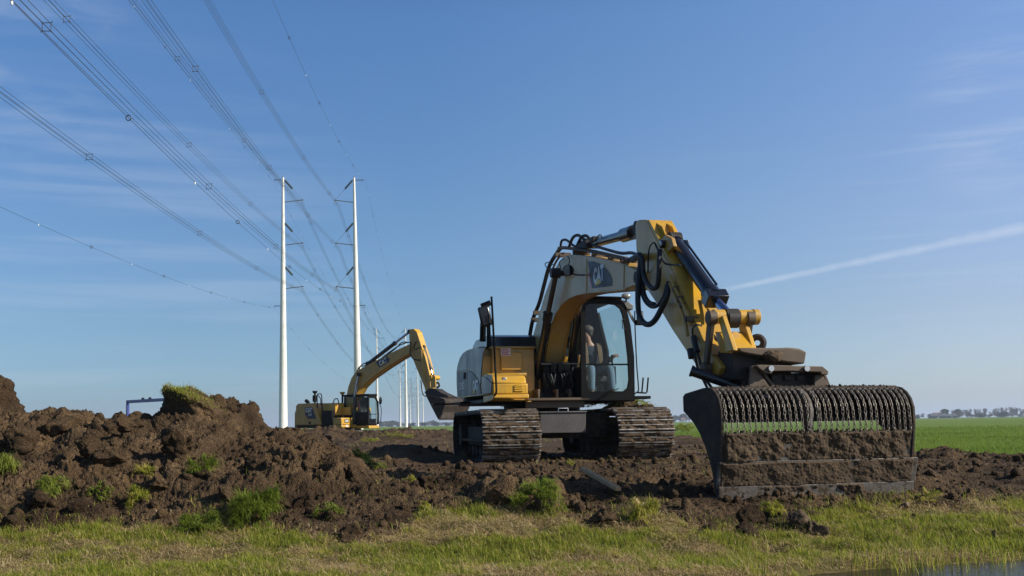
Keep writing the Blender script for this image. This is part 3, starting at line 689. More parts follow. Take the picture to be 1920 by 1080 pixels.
side_text('CAT', 886.5, 896, 714, 733, LS-.016, 'decal_white', dr2, .05)
f0, z0 = T(888, 737.6, LS); f1, _ = T(893.5, 737, LS); _, z1 = T(888, 729, LS)
MB().prism([(f0, z0), (f1, z0), ((f0+f1)/2, z1)], LS-.020, LS-.017, 1).build('triangle_mark', 'ear_yellow', dr2, smooth=0)
f0, z0 = T(871.5, 711, LS); b = MB(); b.bx(f0, f0+.13, LS-.03, LS-.012, z0, z0+.12); b.build('latch', 'black_paint', dr, bevel=.01)
# front box with lid, grille and bumper lip
zb0 = T(924, 755, LS)[1]; fx = 1.84; zt0 = TF(940, 719, fx)[1]; zl = TF(940, 739, fx)[1]; ztop = TF(940, 700.5, 1.2)[1]
lR = TF(990.5, 735, fx)[0]
b = MB(); b.prism([(1.05, zl), (fx-.02, zl), (fx-.02, zt0), (1.05, zt0)], LS, lR, 1); box = b.build('storage_box', 'yellow_bright', ex1, bevel=.02, seg=3)
b = MB(); b.prism([(1.07, zt0+.004), (fx-.025, zt0+.004), (fx-.10, zt0+.12), (1.25, ztop), (1.07, ztop)], LS+.004, lR-.02, 1); b.build('lid', 'yellow_bright', box, bevel=.02, seg=3)
b = MB(); b.prism([(1.05, zl-.004), (fx+.0, zl-.004), (fx+.01, zl-.06), (fx-.06, .985), (1.05, .96)], LS-.004, lR+.01, 1); b.build('bumper', 'yellow_bright', box, bevel=.012)
b = MB(); b.prism([T(*p, LS) for p in [(904, 706), (905.5, 739), (922.5, 737.5), (923.2, 718), (912, 707.5)]], LS-.016, LS-.004, 1); b.build('side_panel', 'panel_grey', box, bevel=.006)
b = MB(); b.prism([T(*p, LS) for p in [(912.5, 706.6), (923.3, 717), (923.3, 701.5), (913, 704.5)]], LS-.014, LS-.004, 1); b.build('side_panel', 'panel_grey', box, bevel=.004)
gl0, gz0 = TF(964.5, 735, fx); gl1, gz1 = TF(980.5, 721, fx)
g = MB(); g.bx(fx-.03, fx-.017, gl0, gl1, gz0, gz1); gg = g.build('grille', 'black_paint', box, bevel=.02)
g = MB()
for k in range(3):
    zz = gz0+(gz1-gz0)*(.2+.3*k); g.bx(fx-.016, fx-.004, gl0, gl1, zz-.014, zz+.014)
g.build('louver', 'yellow_bright', gg, bevel=.004)
MB().bx(fx-.105, fx-.06, TF(943, 712, 1.8)[0], TF(950, 712, 1.8)[0], TF(945, 716, 1.8)[1]+.02, TF(945, 711, 1.8)[1]+.03).build('latch', 'bright_steel', box, bevel=.006)
b = MB(); b.bx(fx-.02, fx+.16, -.98, -.80, zl-.10, zl-.085); b.bx(fx-.02, fx+.10, -.74, -.68, zl-.13, zl-.115); b.build('step_lug', 'yellow_bright', box, bevel=.004)
# cabinet behind the box
b = MB(); fc = 1.09; b.bx(.35, fc, -1.12, -.40, 1.02, 1.86); b.bx(fc, fc+.05, -.98, -.62, 1.50, 1.80); b.bx(fc, fc+.10, -1.0, -.55, 1.40, 1.45); b.bx(fc-.2, fc+.02, -1.14, -.38, 1.86, 1.90)
cb = b.build('cabinet', 'yellow_paint', ex1, bevel=.012)
q0 = TF(939, 667, fc+.055); q1 = TF(957, 653, fc+.055)
lb = MB().bx(fc+.052, fc+.056, q0[0], q1[0], q0[1], q1[1]).build('warning_label', 'white_label', cb, smooth=0)
for k in range(4):
    zz = q0[1]+(q1[1]-q0[1])*(.1+.23*k)
    MB().bx(fc+.057, fc+.059, q0[0]+.012, q1[0]-.012-.02*(k % 2), zz, zz+.016).build('print_line', 'decal_red', lb, smooth=0)
b = MB(); b.cyl((.85, -.36, 1.18), (.95, -.36, 1.62), .10, .085); b.ball((.95, -.36, 1.62), (.085, .085, .05)); b.build('filter_canister', 'brown_steel', ex1)
# raised black engine cover and rear counterweight
b = MB(); b.prism([(-1.3, 1.82), (.45, 1.86), (.40, 2.12), (.2, 2.17), (-.9, 2.17), (-1.15, 2.10), (-1.33, 1.95)], -1.02, .26, 1); b.bx(-1.1, .2, .26, 1.2, 1.0, 1.95); b.build('engine_cover', 'black_gloss', ex1, bevel=.03)
b = MB(); ring = []
for a in range(-80, 81, 16): ring.append((-1.0-1.25*math.cos(R(a))*.9, 1.24*math.sin(R(a))))
ring = [(-1.0, 1.22)]+[(f, l) for f, l in ring[::-1]]+[(-1.0, -1.22)]
b.prism(ring, 1.0, 1.86, 2); b.build('counterweight', 'panel_grey', ex1, bevel=.08, seg=4)
# mirror mast, exhaust and grab rail at the right rear
b = MB(); b.tube([PT(905, 640, -1.1), PT(906, 605, -1.1)], .055, 14); ex = b.build('exhaust', 'black_paint', ex1)
b = MB(); b.tube([PT(915, 650, -1.1), PT(915, 600, -1.1), PT(914.5, 572, -1.1)], .025, 8); b.tube([PT(919, 650, -1.12), PT(917, 590, -1.12)], .018, 8)
mast = b.build('mast', 'black_paint', ex1)
f, l, z = PT(909.5, 593, -1.16)
b = MB(); b.bx(-.035, .035, -.10, .10, -.17, .17, Matrix.Translation((f, l, z)) @ Matrix.Rotation(R(12), 4, 'X')); b.build('mirror', 'black_gloss', mast, bevel=.03)
f, l, z = PT(911, 571, -1.13)
b = MB(); b.bx(-.06, .06, -.08, .08, -.045, .045, Matrix.Translation((f, l, z)) @ Matrix.Rotation(R(22), 4, 'X')); b.cyl((f, l-.02, z-.12), (f, l, z), .02, n=8); b.build('camera_unit', 'black_paint', mast, bevel=.015)
f, l, z = PT(908, 611, -1.13); MB().cyl((f, l, z-.02), (f, l, z+.02), .07).build('exhaust_cap', 'dark_steel', ex)
MB().tube([PF(921.5, 556, fx+.02), PF(924, 600, fx+.03), PF(927, 660, fx+.05), PF(930, 715, fx+.05), PF(930.5, 735, fx+.05), PF(927, 742, fx+.02)], .017, 8, smooth=4).build('grab_rail', 'black_paint', ex1)
# --- boom: side outline traced on the near flank, 0.40 m wide
LB = -.20
top = [(1171, 495.5), (1150, 490), (1115.5, 482), (1085, 478), (1071, 477), (1058, 480), (1049, 489), (1040, 504), (1031, 526), (1020, 555), (1011, 587), (1003, 615), (996, 640), (990, 664), (987, 690)]
bot = [(1016, 697), (1024, 671), (1029, 634), (1034, 606), (1041, 590), (1053, 571), (1067, 558.5), (1080, 552.5), (1100, 548.5), (1149, 544), (1173, 541.5), (1197, 533), (1197, 507)]
BF = .12; b = MB(); b.prism([T(*p, LB) for p in top+bot], LB, BF, 1)
boom = b.build('boom', 'boom_paint', ex1, bevel=.012)
# boom edges (welded flange lines) and foot bearing
b = MB(); 
for pts in (bot[:11],):
    for s in (LB-.004, BF-.018):
        P3 = [T(*p, LB) for p in pts]
        for p0, p1 in zip(P3, P3[1:]):
            d = Vector((p1[0]-p0[0], p1[1]-p0[1])); n2 = Vector((-d.y, d.x)).normalized()*.012
            b.prism([(p0[0]-n2.x, p0[1]-n2.y), (p1[0]-n2.x, p1[1]-n2.y), (p1[0]+n2.x, p1[1]+n2.y), (p0[0]+n2.x, p0[1]+n2.y)], s, s+.022, 1)
b.build('flange', 'yellow_paint', boom)
MB().tube([(p[0], LB-.004, p[1]) for p in [T(1100.5, 486, LB), T(1100.5, 547, LB)]], .006, 6).tube([(p[0], LB-.004, p[1]) for p in [T(1170.5, 497, LB), T(1170, 541, LB)]], .006, 6).build('weld_seam', 'yellow_paint', boom)
dl = [T(*p, LB) for p in [(1102.5, 490.5), (1111, 489.5), (1124, 494), (1135.5, 502), (1144, 513), (1148.5, 525), (1147.5, 536), (1112, 540.5)]]
dec = MB().prism(dl, LB-.006, LB-.002, 1).build('decal', 'decal_navy', boom, smooth=0)
MB().prism([T(*p, LB) for p in [(1101.6, 511), (1104.5, 511), (1111.8, 540.6), (1108, 541.2)]], LB-.007, LB-.002, 1).build('stripe', 'decal_red', dec, smooth=0)
side_text('CAT', 1113, 1132.5, 503, 534.5, LB-.008, 'decal_white', dec, .055)
f0, z0 = T(1116.8, 536, LB); f1, _ = T(1129, 536, LB); _, z1 = T(1117, 524, LB)
MB().prism([(f0, z0), (f1, z0), ((f0+f1)/2, z1)], LB-.013, LB-.009, 1).build('triangle_mark', 'ear_yellow', dec, smooth=0)
# foot brackets
b = MB(); 
for l in (-.30, .24): b.prism([(.45, 1.02), (1.05, 1.02), (.95, 1.5), (.75, 1.75), (.5, 1.75), (.38, 1.5)], l, l+.06, 1)
b.cyl((.62, -.34, 1.55), (.62, .34, 1.55), .085); b.build('boom_bracket', 'yellow_paint', ex1, bevel=.01)
# boom cylinders either side
def ram(p_base, p_gland, p_end, rb, rr, par, name='hydraulic_ram', mat='cylinder_black', rodmat='chrome'):
    p_base, p_gland, p_end = map(Vector, (p_base, p_gland, p_end)); d = (p_gland-p_base).normalized()
    b = MB(); b.cyl(p_base, p_gland, rb, n=20); b.cyl(p_gland-d*.10, p_gland+d*.03, rb*1.22, n=20)
    b.cyl(p_base-d*.02, p_base+d*.08, rb*1.12, n=20)
    s = d.orthogonal().normalized()
    b.tube([p_base+d*.15+s*(rb+.02), p_gland-d*.12+s*(rb+.02)], .014, 6)
    o = b.build(name, mat, par)
    MB().cyl(p_gland, p_end, rr, n=16).build('rod', rodmat, o)
    side = Vector((0, 1, 0)); MB().cyl(p_end-side*.06, p_end+side*.06, rr*1.9, n=18).build('rod_eye', 'dark_steel', o); MB().cyl(p_base-side*.07, p_base+side*.07, rb*1.25, n=18).build('base_eye', 'dark_steel', o)
    return o
L1, L2 = -.31, .25
r1 = ram(PT(1001, 748, L1), PT(1027, 590, L1), PT(1043, 512, L1), .068, .042, ex1, rodmat='brown_steel')
r2 = ram(PT(1060, 750, L2), PT(1083.5, 592, L2), PT(1093, 541, L2), .068, .042, ex1, rodmat='brown_steel')
f, z = T(1043, 512, L1); MB().cyl((f, -.38, z), (f, .30, z), .045).cyl((f, -.40, z), (f, -.36, z), .075).build('boom_pin', 'dark_steel', boom)
# tangle of valves and hoses between the cylinders
b = MB()
for k, (px, py) in enumerate([(1022, 703), (1035, 702), (1049, 704), (1060, 700)]): b.bx(1.15, 1.3, TF(px, py, 1.2)[0]-.05, TF(px, py, 1.2)[0]+.05, 1.45, 1.62)
b.bx(.7, 1.18, -.28, .26, 1.12, 1.44)
b.build('control_valve', 'black_paint', ex1, bevel=.01)
b = MB()
for k in range(9):
    l = -.26+.065*k; b.tube([(1.1, l, 1.54), (1.24, l+random.uniform(-.06, .06), 1.5), (1.26, l*.8+random.uniform(-.08, .08), random.uniform(1.2, 1.35)), (1.05, l*.6, 1.14)], .015, 7, smooth=5)
b.tube([(1.36, -.36, 1.585), (1.38, .3, 1.585)], .012, 6); b.tube([PT(1022, 672, -.05), PT(1027, 690, -.1), PT(1034, 697, -.1), PT(1034, 703, -.1)], .011, 6, smooth=4)
b.build('hose', 'rubber', ex1)
# hoses and pipes on the boom back
b = MB()
for l, off in ((-.10, 0), (-.04, 3)):
    b.tube([PT(988+off, 668, l), PT(991+off, 636, l), PT(998+off, 598, l), PT(1010+off, 567, l), PT(1019+off, 533, l), PT(1029+off, 498, l), PT(1043+off, 474, l), PT(1051+off, 464, l)], .022, 8, smooth=5)
b.tube([PT(1051, 465, -.15), PT(1053, 452, -.15), PT(1062, 450, -.13), PT(1075, 460, -.1), PT(1090, 466, -.06)], .02, 8, smooth=5)
b.tube([PT(1066, 466, -.13), PT(1074, 446, -.12), PT(1084, 441, -.1), PT(1094, 448, -.06), PT(1103, 451, -.02)], .024, 8, smooth=5)
b.tube([PT(1081, 463, -.1), PT(1090, 445, -.08), PT(1099, 442, -.06), PT(1106, 448, -.02)], .024, 8, smooth=5)
b.tube([PT(1040, 505, -.26), PT(1027, 503, -.27), PT(1022, 495, -.27), PT(1029, 492, -.27), PT(1038, 497, -.24)], .008, 6, smooth=5)
b.tube([PT(1064, 503, -.24), PT(1068, 488, -.25), PT(1064, 480, -.23)], .008, 6, smooth=4); b.tube([PT(1052, 503, -.24), PT(1049, 492, -.24), PT(1056, 485, -.23)], .008, 6, smooth=4)
b.build('hose', 'rubber', boom)
b = MB()
for l, dy in ((-.16, 0), (-.08, -1.5), (.08, -2)):
    b.tube([PT(1047, 467+dy, l), PT(1060, 465.5+dy, l), PT(1110, 472+dy, l), PT(1150, 480.5+dy, l), PT(1181, 488+dy, l)], .02, 8, smooth=4)
b.tube([PT(1036, 505, -.17), PT(1043, 490, -.17), PT(1052, 478, -.17)], .018, 8, smooth=4)
b.build('pipe', 'brown_steel', boom)
b = MB()
for px, py in ((1046, 477), (1080, 472), (1116, 478), (1147, 485), (1170, 490), (1005, 586), (1001, 599)):
    f, l, z = PT(px, py, -.12); MB().bx(f-.03, f+.03, -.17, .10, z-.045, z+.03).build('pipe_clamp', 'brown_steel', boom, bevel=.006)
# work lamp on the flank
f, l, z = PT(1066, 508, -.42)
b = MB(); b.cyl((f-.03, l, z), (f+.05, l-.02, z), .06, .085, n=20); wl = b.build('work_lamp', 'black_paint', boom); MB().cyl((f+.051, l-.02, z), (f+.055, l-.02, z), .075, n=20).build('lens', 'lamp_glass', wl)
MB().tube([(f, l, z-.03), (f+.08, -.3, z-.07), (f+.09, -.2, z-.07)], .012, 6).build('lamp_arm', 'dark_steel', wl)
# stick ram along the boom top
sr = ram(PT(1097, 461, 0), PT(1177, 439, 0), PT(1199, 428, 0), .066, .05, ex1, rodmat='dark_steel')
b = MB(); b.cyl(PT(1170, 441, 0), PT(1188, 435.5, 0), .098, n=20); b.build('gland', 'cylinder_black', sr)
b = MB(); b.prism([T(*p, 0) for p in [(1090, 466), (1103, 452), (1112, 450), (1113, 466)]], -.12, .12, 1); f, l, z = PT(1115, 449, -.05); b.bx(f-.1, f+.06, -.1, .06, z-.04, z+.04); b.build('ram_bracket', 'dark_steel', sr, bevel=.01)
b = MB(); b.tube([PT(1110, 457, -.1), PT(1122, 442, -.12), PT(1127, 441, -.1), PT(1129, 447, -.08)], .009, 6, smooth=4); b.tube([PT(1112, 460, -.08), PT(1160, 474, -.1), PT(1183, 474, -.12), PT(1195, 478, -.2)], .022, 8, smooth=5); b.build('hose', 'rubber', sr)
# --- stick
LK = -.155
st = [(1345, 703), (1310, 692), (1301, 679), (1286, 657), (1262, 621), (1232, 571), (1210, 538), (1199, 507), (1193, 472), (1191, 424), (1193.5, 414), (1198, 412), (1212, 412), (1222, 432), (1231, 449), (1242, 470), (1252, 490), (1262, 508), (1280, 553), (1298, 598), (1316, 640), (1340, 672), (1352, 688)]
stick = MB().prism([T(*p, LK) for p in st], LK, -LK, 1).build('stick', 'stick_paint', ex1, bevel=.012)
MB().prism([T(*p, LK) for p in [(1213, 413.5), (1222, 432), (1231, 449), (1242, 470), (1252, 490), (1262, 508), (1280, 553), (1298, 598), (1316, 640), (1336, 667), (1337, 664.5), (1318, 637), (1300.5, 595), (1283, 551), (1265, 506), (1255, 488), (1245, 468), (1234, 447), (1225, 430), (1215.5, 412)]], LK+.004, -LK-.004, 1).build('front_plate', 'yellow_bright', stick, bevel=.004)
b = MB()
for l in (-.075, .055): b.prism([T(*p, LK) for p in [(1216, 416), (1246, 470), (1246, 466), (1229, 424)]], l, l+.02, 1)
b.build('rib', 'yellow_bright', stick, bevel=.004)
b = MB()
for l in (-.13, .08): b.prism([T(*p, l) for p in [(1236, 455), (1248, 478), (1262, 462), (1258, 446), (1246, 440)]], l, l+.05, 1)
b.build('ram_bracket', 'yellow_paint', stick, bevel=.01)
f, z = T(1205, 520, LK); MB().cyl((f, -.25, z), (f, .25, z), .075, n=22).build('stick_pin', 'dark_steel', stick)
MB().prism([T(*p, .2) for p in [(1178, 500), (1196, 500), (1212, 514), (1208, 530), (1196, 540), (1178, 540)]], .16, .195, 1).build('boom_tip', 'boom_paint', boom, bevel=.01)
# bucket ram on the front of the stick
br = ram(PT(1264, 452, .02), PT(1337, 556, .02), PT(1372, 598, .02), .085, .05, ex1)
b = MB(); f, l, z = PT(1340, 560, .02); M_ = Matrix.Translation((f, l, z)) @ Matrix.Rotation(R(45), 4, 'Y'); b.bx(-.07, .06, -.11, .13, -.085, .085, M_); f, l, z = PT(1282, 462, .14); b.bx(f-.05, f+.05, l-.05, l+.05, z-.07, z+.07)
b.tube([PT(1270, 460, .14), PT(1345, 553, .16)], .016, 6); f, l, z = PT(1250, 458, -.1); b.cyl((f, l-.08, z), (f, l+.06, z), .05); b.build('gland', 'cylinder_black', br, bevel=.012)
MB().bx(f-.035, f+.035, l-.085, l+.01, z-.03, z+.03).build('valve_fitting', 'bright_steel', br, bevel=.006)
# hoses looping from boom to stick
b = MB(); q = -.27
b.tube([PT(1187, 486, -.2), PT(1199, 478, q), PT(1201, 490, q), PT(1198, 517, q-.04), PT(1196, 552, q-.08), PT(1198, 588, q-.10), PT(1207, 605, q-.1), PT(1218, 608, q-.08), PT(1229, 599, q-.05), PT(1241, 577, q), PT(1250, 556, q+.02), PT(1254, 530, -.2)], .034, 10, smooth=6)
b.tube([PT(1186, 489, -.2), PT(1203, 482, q), PT(1206, 508, q), PT(1212, 528, q-.02), PT(1223, 540, q-.02), PT(1232, 537, q), PT(1235, 520, q), PT(1236, 490, q), PT(1237, 470, -.22)], .030, 10, smooth=6)
b.tube([PT(1204, 495, q), PT(1202, 530, q), PT(1204, 551, q-.03), PT(1212, 568, q-.03), PT(1224, 575.5, q-.02), PT(1236, 570, q), PT(1246, 552, q), PT(1250, 535, -.2)], .022, 10, smooth=6)
b.tube([PT(1207, 500, q), PT(1206, 530, q), PT(1209, 552, q-.02), PT(1217, 566, q-.02), PT(1228, 570, q)], .022, 10, smooth=6)
b.tube([PT(1215, 512, -.17), PT(1216, 475, -.24), PT(1220, 460, -.24), PT(1226, 455, -.24), PT(1230, 459, -.2)], .009, 6, smooth=5)
b.tube([PT(1229, 458, -.2), PT(1238, 478, -.24), PT(1244, 490, -.24), PT(1252, 495, -.2)], .013, 6, smooth=5); b.tube([PT(1246, 492, -.2), PT(1249, 495, -.19), PT(1276, 497, -.17)], .011, 6, smooth=4)
b.build('hose', 'rubber', stick)
b = MB()
for l in (-.18, -.10, .0): b.tube([PT(1178, 489, l), PT(1190, 482, l), PT(1200, 478, l-.06)], .03, 8, smooth=4)
b.build('hose_clamp', 'dark_steel', boom)
# pipes down the stick
b = MB()
b.tube([PT(1258, 517, -.19), PT(1262, 533, -.2), PT(1280, 570, -.19), PT(1291, 592, -.19), PT(1294, 612, -.18)], .018, 8, smooth=5)
b.tube([PT(1256, 530, -.2), PT(1266, 556, -.2), PT(1284, 600, -.2), PT(1289, 630, -.2)], .02, 8, smooth=5)
b.tube([PT(1262, 520, -.10), PT(1280, 560, -.10), PT(1306, 618, -.10), PT(1312, 628, -.1), PT(1326, 648, -.12)], .016, 8, smooth=5)
b.tube([PT(1316, 560, .02), PT(1330, 585, .02), PT(1334, 598, .0)], .014, 8, smooth=5)
for l_, r_ in ((-.045, .013), (-.005, .010), (.10, .014)): b.tube([PT(1268, 512, l_), PT(1283, 548, l_), PT(1300, 590, l_), PT(1318, 632, l_), PT(1330, 650, l_)], r_, 7, smooth=4)
for px_, py_ in ((1280, 540), (1294, 574), (1308, 608)): f_, z_ = T(px_, py_, -.05); MB().bx(f_-.02, f_+.035, -.085, .03, z_-.03, z_+.03).build('pipe_clamp', 'dark_steel', stick, bevel=.006)
b.build('pipe', 'yellow_paint', stick)
b = MB()
for px, py in ((1281, 572), (1269, 542), (1291, 598), (1277, 560), (1297, 598)): f, l, z = PT(px, py, -.17); MB().bx(f-.03, f+.03, l-.045, l+.07, z-.03, z+.03).build('pipe_clamp', 'brown_steel', stick, bevel=.006)
b = MB()
b.tube([PT(1301, 632, -.19), PT(1303, 645, -.21), PT(1307, 660, -.21)], .034, 8); b.tube([PT(1294, 655, -.2), PT(1297, 671, -.2)], .04, 8)
b.tube([PT(1306, 660, -.21), PT(1311, 672, -.21), PT(1316, 692, -.2), PT(1324, 712, -.2), PT(1335, 728, -.2)], .016, 7, smooth=4); b.tube([PT(1302, 660, -.22), PT(1308, 690, -.22), PT(1320, 715, -.22), PT(1326, 727, -.2)], .014, 7, smooth=4)
b.tube([PT(1299, 628, -.18), PT(1299, 616, -.2), PT(1306, 609, -.2), PT(1316, 611, -.12)], .010, 6, smooth=4)
for k in range(6): b.tube([PT(1338+k*2, 628+3*k, .0), PT(1345+k*2, 640+2*k, .02*k), PT(1350+k, 660, .02*k)], .013, 6, smooth=4)
b.build('hose', 'rubber', stick)
# linkage: idler links and the yellow bucket link
PFk = T(1336, 596, -.2); NS = T(1326, 691, -.2)
b = MB()
for l in (-.235, .19):
    p0, p1 = Vector(PFk), Vector(NS); d = (p1-p0).normalized(); n = Vector((-d.y, d.x))
    pol = [p0+n*.06, p0-d*.06+n*.02, p0-d*.06-n*.02, p0-n*.06, p1-n*.035, p1+d*.05, p1+n*.035]; b.prism([(p.x, p.y) for p in pol], l, l+.045, 1); b.cyl((p0.x, l-.02, p0.y), (p0.x, l+.065, p0.y), .075, n=20); b.cyl((p1.x, l-.02, p1.y), (p1.x, l+.065, p1.y), .065, n=20)
b.build('idler_link', 'brown_steel', ex1, bevel=.006)
pk = T(1368, 594, .0)
b = MB(); f, z = pk; b.cyl((f, -.19, z), (f, -.06, z), .075, n=20); b.cyl((f, .09, z), (f, .30, z), .075, n=20); b.cyl((f, .25, z), (f, .32, z), .082, n=20); b.cyl((PFk[0], -.22, PFk[1]), (PFk[0], .2, PFk[1]), .05)
for l in (-.17, .15):
    b.prism([T(*p, l) for p in ([(1346, 596), (1354, 592), (1375, 657), (1362, 660)] if l < 0 else [(1381, 596), (1390, 590), (1412, 658), (1394, 660)])], l, l+.05, 1)
b.prism([T(*p, 0) for p in [(1362, 622), (1372, 625), (1390, 662), (1372, 662)]], -.13, .16, 1)
b.cyl((f-.06, .02, T(1388, 634, .05)[1]), (f+.09, .02, T(1388, 634, .05)[1]+.02), .055)
b.build('bucket_link', 'yellow_bright', ex1, bevel=.008)
b = MB(); b.cyl((f, -.055, z), (f, .085, z), .085, n=20); b.build('ram_eye', 'dark_steel', br)
# --- tilting coupler with lifting ring
FB = 7.75
def pf(pts, f0, f1, b): b.prism([TF(*p, (f0+f1)/2) for p in pts], f0, f1, 0)
b = MB()
pf([(1358, 657), (1382, 656.5), (1428, 657), (1450, 656), (1470, 658), (1483, 664), (1479, 686), (1459, 684), (1446, 683), (1420, 678), (1400, 672), (1376, 668), (1362, 665)], 7.45, 8.1, b)
b.build('coupler_plate', 'brown_steel', ex1, bevel=.015)
b = MB(); pf([(1348, 662), (1360, 660), (1400, 672), (1447, 684), (1462, 690), (1450, 716), (1405, 722), (1352, 714), (1348, 690)], 7.35, 7.98, b); pf([(1392, 716), (1401, 710), (1402, 722), (1396, 726)], 7.95, 8.05, b)
b.build('coupler', 'dark_steel', ex1, bevel=.012)
def mud_lump(c, size, parent, seed, name='caked_mud'):
    bm = bmesh.new(); bmesh.ops.create_icosphere(bm, subdivisions=4, radius=1); W2 = np.array([q.co[:] for q in bm.verts]); F_ = np.array([[q.index for q in f.verts] for f in bm.faces]); bm.free()
    dd = .85+.6*(fbm(W2*1.4+seed, 3, 800)-.5)-.25*(worley(W2*2.2+seed, 810)-.5)+.14*(fbm(W2*7+seed, 3, 820)-.5)
    return np_mesh(name, W2*dd[:, None]*np.array(size)+np.array(c), [F_], 'mud', smooth=True, parent=parent)
mud_lump(PF(1449, 668, 8.1), (.10, .12, .075), ex1, 1); mud_lump(PF(1470, 662, 7.9), (.12, .1, .05), ex1, 3)
p = Vector(PF(1420, 643, 7.75)); b = MB()
b.ring(p, (1, -.65, 0), .062, .034, 26, 10); b.cyl(p-Vector((0, 0, .10)), p-Vector((0, 0, .05)), .05); b.build('lifting_ring', 'dark_steel', ex1)
b = MB(); p0, p1 = Vector(PF(1295, 695, 7.65)), Vector(PF(1388, 727, 7.85)); b.cyl(p0, p1, .052, n=18); b.cyl(p0, p0+(p1-p0)*.05, .06, n=18); tr = b.build('tilt_ram', 'cylinder_black', ex1); MB().cyl(p1, PF(1440, 744, 7.95), .026).build('rod', 'chrome', tr)
# bracket welded to the bucket top
b = MB()
pf([(1408, 687), (1414, 685), (1532, 688), (1543, 697), (1542, 704), (1530, 704), (1528, 699), (1470, 697), (1440, 697), (1437, 702), (1424, 701), (1420, 697)], 8.0, 8.22, b)
for pts in ([(1407, 687), (1413, 686), (1424, 701), (1443, 727), (1402, 727), (1404, 716)], [(1527, 703), (1540, 703), (1554, 726), (1524, 727)]): pf(pts, 8.12, 8.16, b)
for pts in ([(1424, 702), (1431, 701), (1452, 728), (1444, 728)], [(1536, 698), (1541, 697), (1553, 726), (1546, 727)]): pf(pts, 8.0, 8.12, b)
hb = b.build('bucket_bracket', 'brown_steel', ex1, bevel=.008)
b = MB(); pf([(1440, 700), (1528, 700), (1528, 727), (1440, 727)], 7.9, 8.05, b)
for x in (1446, 1470, 1494): pf([(x, 703), (x+15, 703), (x+15, 714), (x, 714)], 8.05, 8.075, b)
b.build('hook', 'dark_steel', hb, bevel=.006)
for x in (1444, 1511):
    q = PF(x, 691, 8.22); MB().cyl(q, (q[0]+.03, q[1], q[2]), .03, n=10).build('bolt', 'bright_steel', hb)
# --- wide chain-backed bucket
BL, BR_ = -.467, 1.62
prof = [T(*p, BL) for p in [(1280, 744), (1284, 738), (1300, 733), (1318, 727.5), (1326, 726.5), (1334, 729), (1341, 737), (1347, 750), (1351, 768), (1352, 800), (1350.5, 850), (1346, 930), (1341, 930), (1336, 890), (1330, 865), (1322, 838), (1311, 812), (1300, 793), (1289, 780), (1281, 771)]]
bk = MB().prism(prof, BL, BL+.03, 1).build('bucket', 'dark_mud_steel', ex1, bevel=.006)
MB().prism(prof, BR_-.03, BR_, 1).build('side_plate', 'dark_mud_steel', bk, bevel=.006)
lm = TF(1521, 770, 8.45)[0]
MB().prism([T(*p, BL) for p in [(1318, 729), (1326, 728.5), (1334, 731), (1341, 739), (1347, 752), (1351, 770), (1351, 815), (1342, 815), (1338, 790), (1332, 765), (1322, 748)]], lm-.02, lm+.02, 1).build('middle_rib', 'mud_steel', bk, bevel=.005)
# plate rows of the lower back, each overlapping the next
def fz(px, py): return T(px, py, BL)
f1_, z1_ = fz(1351, 812); f2_, z2_ = fz(1350.5, 820); f3_, z3_ = fz(1349, 868); f4_, z4_ = fz(1346, 914); f5_, z5_ = fz(1345, 943)
bw = BL+.03, BR_-.03
b = MB(); b.prism([(f1_, z1_), (f1_-.06, z1_), (f3_-.08, z3_-.05), (f3_-.012, z3_-.01)], bw[0], bw[1], 1); b.build('upper_plate', 'mud_steel', bk, bevel=.005)
b = MB(); b.prism([(f3_+.018, z3_+.006), (f3_-.03, z3_+.006), (f4_-.05, z4_-.02), (f4_+.004, z4_-.01)], BL-.005, BR_+.04, 1); b.build('blade_plate', 'mud_steel', bk, bevel=.005)
b = MB(); b.prism([(f4_+.03, z4_+.004), (f4_-.02, z4_+.004), (f5_-.03, z5_-.06), (f5_+.01, z5_-.06)], BL+.0, BR_+.01, 1); b.build('cutting_edge', 'mud_steel', bk, bevel=.005)
# floor plate behind, inner beam at the mouth, top tube carrying the chains
ft, zt_ = fz(1326, 729)
b = MB(); b.cyl((ft+.02, bw[0], zt_-.025), (ft+.02, bw[1], zt_-.025), .045, n=14)
b.prism([(fz(1280, 744)[0], fz(1280, 746)[1]), (fz(1300, 735)[0], fz(1300, 735)[1]), (ft, zt_+.0), (ft, zt_-.03), (fz(1300, 742)[0], fz(1300, 742)[1]), fz(1286, 750), fz(1288, 768), fz(1306, 791), fz(1302, 794), fz(1283, 771)], bw[0], bw[1], 1)
b.build('top_beam', 'dark_mud_steel', bk, bevel=.006)
